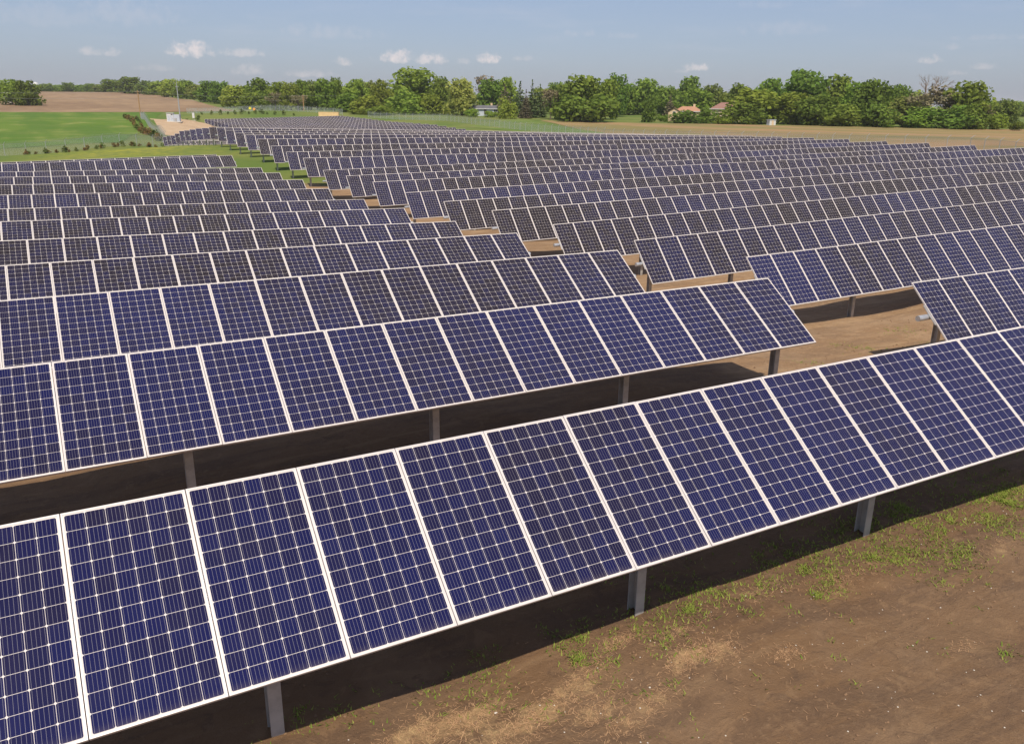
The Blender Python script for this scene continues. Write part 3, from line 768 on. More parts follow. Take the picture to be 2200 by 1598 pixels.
# far left horizon: many small trees on the hill
TREES = [
 # kind, u, vtop, width, dist, label
 ('round',28,172,44,480,'rounded tree standing alone beside the gravel lane, left half of its pair'),
 ('dark',62,174,42,470,'dark rounded tree standing alone in front of the ploughed field'),
 ('dark',8,178,26,900,'small dark tree at the left edge of the skyline'),
 ('round',105,180,30,1050,'low tree on the hill just right of the water tower'),
 ('light',132,183,28,1050,'pale low tree on the left skyline'),
 ('dark',152,178,26,1000,'dark pointed tree on the left skyline above the ploughed field'),
 ('round',180,183,34,1000,'wide low tree on the ridge of the ploughed field'),
 ('dark',199,180,26,980,'small dark tree on the ridge of the ploughed field'),
 ('olive',222,181,30,950,'olive tree low on the ridge left of the wooden pole'),
 ('round',242,171,40,900,'broad mid green tree on the ridge left of the wooden pole'),
 ('dark',286,166,46,860,'tallest dark tree on the left ridge, behind the wooden pole'),
 ('olive',318,174,36,800,'olive tree on the ridge right of the wooden pole'),
 ('round',345,175,38,760,'mid green tree on the ridge left of the mast'),
 ('light',372,171,44,700,'light green tree behind the tall mast'),
 ('round',402,173,42,640,'mid green tree just right of the tall mast'),
 ('olive',428,182,40,580,'olive tree at the end of the ploughed field'),
 ('dark',452,175,46,520,'dark tree at the right end of the ploughed field'),
 ('dark',478,176,42,500,'dark crowned tree with an outlying branch, beside the sky gap'),
 ('bush',500,196,34,480,'rounded bush filling the sky gap at the end of the ploughed field'),
 ('olive',518,190,34,470,'olive tree to the left of a tall dark oak'),
 ('oak',558,169,54,430,'tall dark oak rising left of the mid tree line'),
 ('dark',540,200,46,410,'dark low tree under the tall oak'),
 ('round',598,178,42,400,'mid green tree with uneven top right of the oak'),
 ('twiggy',592,199,34,385,'thin brownish tree in front of the mid tree line'),
 ('light',625,178,40,390,'light tree in the mid tree line left of the wooden pole'),
 ('tall',650,173,36,395,'tall narrow tree behind the right-hand wooden pole'),
 ('olive',668,174,44,400,'olive tree just right of the right-hand wooden pole'),
 ('twiggy',640,205,36,380,'reddish thin tree at the foot of the right-hand wooden pole'),
 ('round',700,170,46,395,'mid green tree above the tan container'),
 ('tall',722,168,34,400,'tall narrow tree behind the tan container'),
 ('round',768,172,52,390,'broad tree right of the tan container'),
 ('olive',795,174,40,395,'olive tree left of the tallest broad tree'),
 ('light',820,172,40,385,'light tree touching the tallest broad tree'),
 ('round',890,147,100,400,'tallest broad tree of the mid tree line'),
 ('bush_light',788,205,66,360,'light green bush in front of the mid tree line'),
 ('bush',745,200,60,365,'mid green bush behind the tan container'),
 ('bush_light',868,190,74,355,'large light green bush below the tallest broad tree'),
 ('dark',948,166,44,390,'dark tree between the tallest tree and the pale willow'),
 ('bush',925,205,60,358,'mid green bush left of the pale willow'),
 ('bush_light',815,228,52,345,'low bright bush at the end of the distant panels'),
 ('bush_light',770,232,40,345,'lowest bright bush right of the tan container'),
 ('willow',992,170,62,350,'pale yellow green willow beside the grey roofed house'),
 ('twiggy',1044,163,46,400,'thin pale topped tree behind the grey roofed house'),
 ('dark',1052,172,66,385,'dark round tree behind the grey roofed house'),
 ('round',1088,168,44,390,'mid green tree behind the small spruces'),
 ('bush_light',1014,234,30,336,'bright low bush at the left corner of the grey roofed house'),
 ('bush',1054,239,28,334,'small mid green bush before the grey roofed house wall'),
 ('bush',1426,246,22,322,'small bush left of the tan house'),
 ('spruce_brown',1084,184,36,350,'brownish spruce right of the grey roofed house'),
 ('bush_light',1086,208,42,320,'bright yellow green small tree in front of the brownish spruce'),
 ('spruce',1118,180,34,345,'dark spruce with pinkish cones, left of a trio'),
 ('spruce',1143,177,30,340,'tallest spruce of the trio right of the grey roofed house'),
 ('spruce_brown',1130,196,24,330,'short brownish spruce between two taller ones'),
 ('spruce',1160,186,26,345,'slim green spruce beside the sky gap'),
 ('twiggy',1183,192,42,330,'brown half bare tree beside the big green clump'),
 ('dark',1192,179,40,400,'dark tree behind the brown half bare tree'),
 ('dark',1248,164,92,325,'broad dark green tree at the corner of the tan field'),
 ('round',1215,180,60,330,'mid green tree at the left of the broad corner tree'),
 ('bush_dark',1262,205,100,312,'dark bush under the broad corner tree'),
 ('oak',1322,160,56,380,'open crowned tall tree right of the broad corner tree'),
 ('round',1302,172,50,340,'mid green tree at the right of the broad corner tree'),
 ('light',1382,170,78,420,'wide light domed tree behind the meadow gap'),
 ('round',1345,185,50,410,'mid green tree left of the meadow gap'),
 ('dark',1432,186,50,410,'dark tree behind the terracotta roofed house'),
 ('bush_dark',1398,206,34,318,'small dark tree with a bare stem at the meadow gap'),
 ('dark',1482,166,54,420,'domed dark tree rising behind the terracotta roofed house'),
 ('round',1500,190,60,390,'mid green tree right behind the terracotta roof'),
 ('spruce_brown',1440,206,26,350,'brownish spruce left of the terracotta roof'),
 ('olive',1528,182,44,400,'olive tree between the two red roofed houses'),
 ('oak',1586,181,56,410,'dark tree behind the pink roofed house'),
 ('bush_dark',1478,238,62,312,'dark bush in front of the terracotta roofed house'),
 ('bush_dark',1520,232,44,314,'dark bush between the two red roofed houses'),
 ('bush',1560,248,44,308,'low bush below the pink roofed house'),
 ('round',1625,192,104,320,'wide mid green tree right of the pink roofed house'),
 ('bush_dark',1600,222,80,310,'dark bush hiding the foot of the pink roofed house'),
 ('round',1655,171,64,380,'dark open tree on the skyline left of the tallest right tree'),
 ('oak',1728,153,84,340,'tallest dark oak of the right tree line'),
 ('round',1700,200,80,318,'mid green tree below the tallest right oak'),
 ('dark',1758,205,78,310,'dark green tree at the field edge below the tallest right oak'),
 ('oak',1795,163,70,345,'dark oak just right of the tallest one'),
 ('round',1838,178,60,325,'mid green tree right of the pair of oaks'),
 ('dark',1875,173,72,315,'dark round tree in the middle of the right tree line'),
 ('bush_dark',1815,225,74,303,'dark bush at the field edge in the right tree line'),
 ('bush_dark',1895,225,64,300,'dark bush left of the dead tree'),
 ('oak',1935,184,44,345,'slim open tree left of the dead tree'),
 ('olive',1945,208,62,310,'olive tree at the foot of the dead tree'),
 ('twiggy',2040,184,90,316,'brown half dead tree beside the dark end tree'),
 ('twiggy',1995,204,74,309,'brown twiggy growth round the foot of the dead tree'),
 ('dark',2080,177,80,310,'large dark tree at the right end of the tree line'),
 ('bush_dark',2052,228,84,300,'dark bush under the half dead tree'),
 ('bush',1985,228,76,303,'mid green bush below the dead tree'),
 ('bush_dark',2098,224,50,300,'dark bush below the large end tree'),
 ('twiggy',2128,226,26,308,'small brown tree right of the large end tree'),
 ('olive',2162,213,46,330,'olive tree near the right edge'),
 ('bush',2150,244,34,305,'low bush near the right edge'),
 ('bush_dark',2195,262,22,298,'small dark bush at the right edge'),
]
for (kd, u, vt, w, d, lab) in TREES: tree(kd, u, vt, w, d, lab)

# trees of the second line that only fill the gaps behind (nothing tells them apart)
for (u0_, u1_, step, vlo, dist, w, kinds) in ((505,1010,22,188,440,50,('light','round')),(1165,1960,24,194,450,56,('round','light','olive')),(2125,2330,26,220,560,40,('round','olive')),
                                              (-60,60,24,187,1300,34,('dark','round')),(80,440,19,187,1150,30,('dark','round'))):
    u = u0_; i = 0
    while u < u1_:
        far = dist > 900
        tree(kinds[i % len(kinds)], u, vlo+((i*37) % 9)-4, w, dist+((i*53) % 40),
             'small tree in the hazy far line on the hill' if far else ('tree in the shaded second line behind the front trees' if dist < 520 else 'distant tree beyond the right-hand meadow'),
             'trees of the far hill line' if far else ('trees of the second line' if dist < 520 else 'trees beyond the right-hand meadow'))
        u += step; i += 1

# the dead tree
def dead_tree():
    g = spot(1990, 312); ht = top_height(1990, 176, 312)-g.z
    root = empty('dead_tree', g); tag(root, 'dead grey tree with bare forked branches rising from the right tree line', 'tree')
    r = random.Random(5); b = MB(); br = MB()
    b.tube((0,0,-.4), (.1,0,ht*.3), .42, .33, 8); b.tube((.1,0,ht*.3), (.0,.1,ht*.55), .33, .24, 8)
    side = RT.copy(); side.z = 0
    def grow(p, d, ln, rad, lv):
        q = p+d*ln; br.tube(p, q, rad, rad*.6, 5)
        if lv == 0: return
        for _ in range(3 if lv > 1 else 2):
            e = (d+Vector((r.gauss(0,.5), r.gauss(0,.5), r.gauss(.12,.35)))).normalized()
            grow(p.lerp(q, r.uniform(.5, 1)), e, ln*r.uniform(.55, .8), rad*.58, lv-1)
    o = Vector((0,.1,ht*.55))
    grow(o, (Vector((0,0,1))-side*.25).normalized(), ht*.26, .26, 5)
    grow(o, (Vector((0,0,.8))+side*.75).normalized(), ht*.34, .32, 5)
    grow(Vector((.05,.05,ht*.45)), (Vector((0,0,.55))-side*.8).normalized(), ht*.2, .15, 4)
    grow(Vector((.05,.05,ht*.4)), (Vector((0,0,.5))+side*.9).normalized(), ht*.2, .14, 4)
    b.build('trunk', MAT['dead_wood'], root); br.build('branches', MAT['dead_wood'], root)
dead_tree()

# ------------------------------------------------------------------ shrubs along the fences
def shrub_meshes():
    global rng
    out = []
    for s in range(3):
        rng = np.random.default_rng(90+s); rr = random.Random(90+s)
        blobs = [((rr.gauss(0,.16), rr.gauss(0,.16), .3+.18*i), (.34-.035*i, .34-.035*i, .32)) for i in range(5)]
        P, Nn = crown_points(blobs, 60, .7, .3)
        out.append(P); out.append(Nn)
    return out
_sh = shrub_meshes()
SHRUB = {}
for s in range(3):
    for m in ('shrub_green', 'shrub_brown'):
        rng = np.random.default_rng(5+s)
        SHRUB[(s, m)] = cards_mesh('shrub', _sh[2*s], _sh[2*s+1], rng.uniform(.05, .12, len(_sh[2*s])), MAT[m])
def shrub(p, h, m, label, group, i):
    o = link('shrub', SHRUB[(i % 3, m)], None, p, (0, 0, i*1.3)); o.scale = (h*1.05, h*1.05, h/1.3)
    tag(o, label, 'shrub', group)
G0 = spot(-60, 166); 
def along(A, B, t): 
    x = A[0]+(B[0]-A[0])*t; y = A[1]+(B[1]-A[1])*t; return Vector((x, y, h1(x, y)))

# ------------------------------------------------------------------ fences
def fence(name_label, pts, h, spacing, arms=True, group=None, mesh=True):
    P = [Vector((p[0], p[1], 0)) for p in pts]
    root = empty('chain_link_fence', (P[0].x, P[0].y, h1(P[0].x, P[0].y)))
    tag(root, name_label, 'fence', 'chain link fences')
    base = root.location.copy()
    pm = MB(); pm.tube((0,0,-.3), (0,0,h), .05, n=6)
    if arms:
        pm.tube((0,0,h), (.28,-.28,h+.38), .035, n=5)
    pme = pm.mesh('post', MAT['tube_metal'])
    V = []; F = []; UVv = []; wires = MB(); acc = 0.0
    prev = None
    for a, b in zip(P, P[1:]):
        L_ = (b-a).length; n = max(1, int(round(L_/spacing)))
        for i in range(n+(1 if b is P[-1] else 0)):
            p = a.lerp(b, i/n); p.z = h1(p.x, p.y); q = p-base
            link('post', pme, root, q)
            V += [(q.x, q.y, q.z+.05), (q.x, q.y, q.z+h-.02)]
            if prev is not None:
                acc += (q-prev).length
                wires.tube(prev+Vector((0,0,h)), q+Vector((0,0,h)), .022, n=4)
                if arms:
                    for t in (.35, .7, 1.0):
                        o_ = Vector((.28*t, -.28*t, h+.38*t)); wires.tube(prev+o_, q+o_, .008, n=3)
                m = len(V); F.append((m-4, m-2, m-1, m-3))
            UVv += [(acc, 0), (acc, h)]
            prev = q
    me = bpy.data.meshes.new('wire_mesh'); me.from_pydata(V, [], F); me.materials.append(MAT['chain_link'])
    l = me.uv_layers.new(name='UVMap')
    for p in me.polygons:
        for li in p.loop_indices: l.data[li].uv = UVv[me.loops[li].vertex_index]
    link('wire_mesh', me, root); wires.build('top_wires', MAT['wire'], root)
    return root
FA, FB = gxy(-220, 158), gxy(352, 184)
fence('chain link fence with slanted barbed arms along the green crop field', [FA, FB], 2.0, 3.6)
FC, FD = gxy(299, 330), gxy(347, 196)
fence('chain link fence running away beside the dirt pad, seen nearly end-on', [FD, FC], 2.0, 3.4)
fence('chain link fence on the berm behind the distant solar panels', [gxy(400, 372), gxy(560, 362), gxy(660, 352), gxy(735, 340)], 2.0, 4.0)
fence('chain link fence along the right side of the distant solar panels', [gxy(790, 332), gxy(960, 300), gxy(1130, 246), gxy(1300, 214)], 2.0, 3.6)
fence('far right chain link fence beyond the end of the rows, mostly hidden', [gxy(1300, 214), gxy(1700, 168), gxy(2100, 138), gxy(2420, 112)], 1.75, 4.0)

i = 0
for t in np.arange(.37, .97, .026):
    t = t+.011*math.sin(t*157); p = along(gxy(-220, 156.5+.6*math.sin(t*91)), gxy(352, 182), float(t)); i += 1
    m = 'shrub_brown' if (i*7) % 5 < 3 else 'shrub_green'
    shrub(p, (.65+.6*((i*37) % 10)/10), m, 'browned little shrub planted along the fence by the crop field' if m == 'shrub_brown' else 'greener little shrub planted along the fence by the crop field', 'shrubs along the crop field fence', i)
for t in np.arange(.02, .92, .038):
    p = along(gxy(332, 196), gxy(262, 335), float(t)); i += 1
    m = 'shrub_brown' if (i*7) % 5 < 4 else 'shrub_green'
    shrub(p, 1.3+.7*((i*37) % 10)/10, m, 'rusty brown shrub in the row beside the pad fence' if m == 'shrub_brown' else 'green shrub in the row beside the pad fence', 'shrubs beside the pad fence', i)
    if i % 2:
        p = along(gxy(342, 194), gxy(280, 330), float(t)+.02)
        shrub(p, 1.0+.6*((i*53) % 10)/10, 'shrub_green' if i % 3 else 'shrub_brown', 'low shrub in the inner row beside the pad fence', 'shrubs beside the pad fence', i)
for j, (u, d) in enumerate(((432,352),(452,350),(470,349),(488,347),(503,346),(519,345),(533,344),(548,344),(562,343),(573,342),(588,341),(420,330),(397,325),(412,318),(610,340),(630,338))):
    p = spot(u, d); shrub(p, 1.1+.45*(j % 3), 'shrub_green', 'small dark shrub dotted along the grassy berm', 'shrubs on the berm', j)

# ------------------------------------------------------------------ poles, mast, boxes
def utility_pole(u, vtop, dist, label, rz=.5):
    g = spot(u, dist); ht = top_height(u, vtop, dist)-g.z
    root = empty('utility_pole', g, rz); tag(root, label, 'utility pole', 'wooden utility poles')
    b = MB(); b.tube((0,0,-.5), (0,0,ht), .21, .15, 9); b.build('shaft', MAT['pole_wood'], root)
    c = MB(); c.box(-1.15, 1.15, -.19, -.09, ht-.55, ht-.42); c.build('crossarm', MAT['pole_wood'], root)
    k = MB()
    for x in (-1.05, -.35, .35, 1.05): k.tube((x, -.14, ht-.42), (x, -.14, ht-.25), .05, .035, 6)
    k.build('insulators', MAT['white_paint'], root)
    return g+Vector((0,0,ht-.25)), g+Vector((0,0,ht*.72))
pA = utility_pole(299, 195, 340, 'brown wooden utility pole before the ploughed field')
pB = utility_pole(652, 204, 372, 'wooden utility pole in front of the mid tree line')
def wire(a, b, sag, label, r=.035):
    m = MB(); n = 14; pts = []
    for i in range(n+1):
        t = i/n; p = Vector(a).lerp(Vector(b), t); p.z -= sag*4*t*(1-t); pts.append(p)
    for p, q in zip(pts, pts[1:]): m.tube(p, q, r*.6, n=4, cap=False)
    o = m.build('power_line', MAT['wire']); tag(o, label, 'cable', 'overhead wires')
pL = [at(-260, 193, 330), at(-260, 203, 330)]
wire(pL[0], pA[0], .8, 'upper overhead wire crossing the ploughed field left of the pole'); wire(pL[1], pA[1], .7, 'lower overhead wire crossing the ploughed field left of the pole')
wire(pA[0], pB[0], 1.2, 'upper overhead wire strung between the two wooden poles'); wire(pA[1], pB[1], 1.0, 'lower overhead wire strung between the two wooden poles')
wire(pB[0], spot(1020, 420)+Vector((0,0,9)), 1.0, 'overhead wire running right from the second wooden pole into the trees')

def mast():
    g = spot(384, 300); ht = top_height(379, 174, 300)-g.z
    root = empty('steel_mast', g); tag(root, 'tall thin pale steel mast beside the white equipment shelter', 'mast')
    b = MB(); b.tube((0,0,-.3), (0,0,.35), .45, n=12); b.build('base', MAT['concrete'], root)
    m = MB(); m.tube((0,0,.35), (0,0,ht*.55), .22, .17, 12); m.tube((0,0,ht*.55), (0,0,ht-1.5), .15, .12, 12); m.build('shaft', MAT['mast_metal'], root)
    a = MB(); a.tube((0,0,ht-1.5), (0,0,ht), .10, .06, 8); a.box(-.5,.5,-.06,.06,ht-1.9,ht-1.75); a.build('antenna', MAT['mast_metal'], root)
mast()
def shelter():
    g = spot(370, 292); rz = -.32
    root = empty('equipment_shelter', g, rz); root.scale = (.76, .76, .76); tag(root, 'white boxy equipment shelter on a concrete slab at the dirt pad', 'shelter')
    b = MB(); b.box(-3.6, 3.3, -2.0, 2.0, -.2, .18); b.build('slab', MAT['concrete'], root)
    b = MB(); b.box(-2.5, .1, -1.3, 1.3, .18, 3.4); b.build('cabinet', MAT['white_paint'], root)
    b = MB(); b.box(-2.65, .25, -1.5, 1.5, 3.4, 3.56); b.build('roof', MAT['white_paint'], root)
    b = MB(); b.box(.14, 2.5, -1.1, 1.2, .18, 2.95); b.build('transformer', MAT['white_siding'], root)
    for x in (-2.2, -1.0):
        b = MB(); b.box(x, x+.9, -1.345, -1.302, .45, 2.6); d = b.build('door', MAT['white_siding'], root)
        k = MB(); k.box(x+.75, x+.81, -1.40, -1.347, 1.35, 1.6); k.build('handle', MAT['dark_trim'], d)
    b = MB()
    for q in range(5): b.box(-.75, -.1, -1.33, -1.302, 2.75+.1*q, 2.80+.1*q)
    b.build('vent', MAT['dark_trim'], root)
    b = MB(); b.box(.5, 1.3, -1.42, -1.1, .18, 1.5); b.build('meter_box', MAT['galvanised'], root)
shelter()
def stand():
    g = spot(413, 300); root = empty('control_cabinet', g, -.3); tag(root, 'slim white control cabinet on posts right of the mast', 'cabinet')
    b = MB(); b.box(-.35, .35, -.2, .2, .8, 2.5); b.build('box', MAT['white_paint'], root)
    for x in (-.28, .28):
        b = MB(); b.tube((x,0,-.2), (x,0,.8), .05, n=6); b.build('leg', MAT['galvanised'], root)
    b = MB(); b.box(-.4, .4, -.28, .24, 2.5, 2.56); b.build('hood', MAT['white_paint'], root)
    b = MB(); b.box(-3.0,.6,-.5,.5,-.2,.10); b.build('slab', MAT['concrete'], root)
stand()
def container():
    p = at(707, 250, 322); g = Vector((p.x, p.y, h1(p.x, p.y))); zt = top_height(707, 241, 322)-g.z
    root = empty('storage_container', g, -YAW+.08); tag(root, 'tan storage container standing behind the distant solar panels', 'container')
    b = MB(); b.box(-3.6, 3.6, -1.2, 1.2, zt-2.4, zt-.06); b.build('body', MAT['container_tan'], root)
    b = MB()
    for i_ in range(25): b.box(-3.5+.29*i_, -3.36+.29*i_, -1.235, -1.202, zt-2.3, zt-.15)
    b.build('ribs', MAT['container_tan'], root)
    b = MB(); b.box(-3.65, 3.65, -1.25, 1.25, zt-.055, zt); b.build('roof', MAT['container_tan'], root)
    for x in (-3.2, 3.2):
        b = MB(); b.box(x-.2, x+.2, -1.1, 1.1, -.2, zt-2.405); b.build('support', MAT['concrete'], root)
container()
def road_sign(u, v, dist, mat, label):
    p = at(u, v, dist); gz = h1(p.x, p.y)
    root = empty('warning_sign', (p.x, p.y, gz), -YAW); tag(root, label, 'sign')
    b = MB(); b.tube((0,.04,-.3), (0,.04,p.z-gz+.4), .04, n=6); b.build('post', MAT['galvanised'], root)
    b = MB(); T = Matrix.Translation((0,0,p.z-gz)) @ Matrix.Rotation(R(45), 4, 'Y'); b.box(-.45, .45, -.015, .015, -.45, .45, 0, T); b.build('panel', MAT[mat], root)
road_sign(537, 233, 356, 'sign_yellow', 'small yellow diamond sign on the berm before the trees')
road_sign(546, 235, 352, 'sign_orange', 'small orange diamond sign on the berm, right of the yellow one')
def water_tower():
    g = spot(83, 2300); zt = top_height(83, 177, 2300)
    root = empty('water_tower', g); tag(root, 'white water tower bulb peeking over the far left trees', 'water tower')
    r = 6.6; b = MB(); n, k = 20, 10; ring = []
    zc = zt-g.z-r*.8
    for a in range(k):
        t0, t1 = math.pi*a/k, math.pi*(a+1)/k
        for c in range(n):
            w0, w1 = 2*math.pi*c/n, 2*math.pi*(c+1)/n
            f = lambda t, w: (r*math.sin(t)*math.cos(w), r*math.sin(t)*math.sin(w), zc+.8*r*math.cos(t))
            b.face([f(t0,w0), f(t1,w0), f(t1,w1), f(t0,w1)])
    o = b.build('tank', MAT['white_paint'], root)
    s = MB(); s.tube((0,0,0), (0,0,zc), 2.2, 1.6, 14); s.build('pedestal', MAT['white_paint'], root)
water_tower()

# ------------------------------------------------------------------ houses
def house(u, dist, vfloor, w, d, hw, hr, walls, roof, label, rz, wing=None, hip=False, over=.5):
    p = at(u, vfloor, dist); gz = min(p.z, h1(p.x, p.y)+2.5)
    root = empty('house', (p.x, p.y, gz), rz); tag(root, label, 'house')
    b = MB(); b.box(-w/2, w/2, -d/2, d/2, -3.0, hw)
    if not hip:
        for s in (-1, 1): b.face([(s*w/2, -d/2, hw), (s*w/2, d/2, hw), (s*w/2, 0, hw+hr*.94)])
    b.build('walls', MAT[walls], root)
    r = MB(); o = over; ins = d*.42 if hip else 0
    e = hw-.12
    A = [(-w/2-o,-d/2-o,e),(w/2+o,-d/2-o,e),(w/2+o,d/2+o,e),(-w/2-o,d/2+o,e)]; T1, T2 = (-w/2-o+ins,0,hw+hr), (w/2+o-ins,0,hw+hr)
    r.face([A[0],A[1],T2,T1]); r.face([A[2],A[3],T1,T2]); r.face([A[1],A[2],T2]); r.face([A[3],A[0],T1])
    B = [(x,y,z-.16) for (x,y,z) in A]
    for i_ in range(4):
        j = (i_+1) % 4; r.face([B[i_],B[j],A[j],A[i_]])
    r.face(B[::-1])
    ro = r.build('roof', MAT[roof], root)
    c = MB(); c.box(w*.18, w*.18+.8, -.1, .7, hw+hr*.5, hw+hr+.9); c.build('chimney', MAT['tan_wall'], ro)
    f = MB(); f.box(-w/2-o, w/2+o, -d/2-o-.05, -d/2-o-.004, e-.2, e+.02); f.build('gutter', MAT['white_paint'], ro)
    nwin = max(2, int(w/3.2))
    for i_ in range(nwin):
        x = -w/2+w*(i_+.5)/nwin
        if i_ == nwin//2:
            m = MB(); m.box(x-.5, x+.5, -d/2-.07, -d/2-.004, .05, 2.1); dd = m.build('door', MAT['dark_trim'], root)
            k = MB(); k.box(x+.32, x+.40, -d/2-.12, -d/2-.075, .95, 1.1); k.build('handle', MAT['galvanised'], dd); continue
        m = MB(); m.box(x-.75, x+.75, -d/2-.06, -d/2-.004, .9, 2.15); wdw = m.build('window', MAT['white_paint'], root)
        m = MB(); m.box(x-.65, x-.03, -d/2-.075, -d/2-.062, 1.0, 2.05); m.box(x+.03, x+.65, -d/2-.075, -d/2-.062, 1.0, 2.05); m.build('pane', MAT['window_glass'], wdw)
    if wing:
        wx, ww, wd, wh, whr = wing
        m = MB(); m.box(wx-ww/2, wx+ww/2, -d/2-wd, -d/2-.01, -3.0, wh)
        m.face([(wx-ww/2,-d/2-wd,wh),(wx+ww/2,-d/2-wd,wh),(wx,-d/2-wd,wh+whr*.95)]); wi = m.build('wing', MAT[walls], root)
        m = MB(); y0, y1 = -d/2-wd-.4, -d/2+.8
        m.face([(wx-ww/2-.4,y0,wh-.15),(wx,y0,wh+whr),(wx,y1,wh+whr),(wx-ww/2-.4,y1,wh-.15)][::-1]); m.face([(wx+ww/2+.4,y0,wh-.15),(wx,y0,wh+whr),(wx,y1,wh+whr),(wx+ww/2+.4,y1,wh-.15)])
        m.build('wing_roof', MAT[roof], wi)
        m = MB(); m.box(wx-.6, wx+.6, -d/2-wd-.05, -d/2-wd-.004, .8, 2.1); wv = m.build('window', MAT['white_paint'], wi)
        m = MB(); m.box(wx-.5, wx+.5, -d/2-wd-.066, -d/2-wd-.052, .9, 2.0); m.build('pane', MAT['window_glass'], wv)
    return root
house(1042, 352, 246, 12.5, 7.5, 2.35, 1.15, 'white_siding', 'grey_shingle', 'white house with a low dark grey roof among the trees', -YAW+.06)
house(1478, 338, 252, 9.4, 6.5, 2.3, 1.6, 'tan_wall', 'terracotta', 'tan house with a bright terracotta roof at the field edge', -YAW-.25, hip=True, wing=(-5.0, 4.4, 1.5, 2.1, 1.3))
house(1562, 345, 255, 11, 7.5, 3.7, 2.2, 'cream_wall', 'red_roof', 'cream house with a dusky red roof half hidden by trees', -YAW-.5, hip=True)
def shed():
    p = spot(1661, 302); root = empty('garden_shed', p, -YAW+.3); tag(root, 'small white shed glimpsed between bushes at the field edge', 'shed')
    b = MB(); b.box(-1.2, 1.2, -.9, .9, -.3, 1.75); b.build('walls', MAT['white_paint'], root)
    r = MB(); r.box(-1.35, 1.35, -1.05, 1.05, 1.75, 1.86); r.build('roof', MAT['white_siding'], root)
    d = MB(); d.box(-.4, .35, -.945, -.904, 0, 1.55); d.build('door', MAT['tan_wall'], root)
shed()

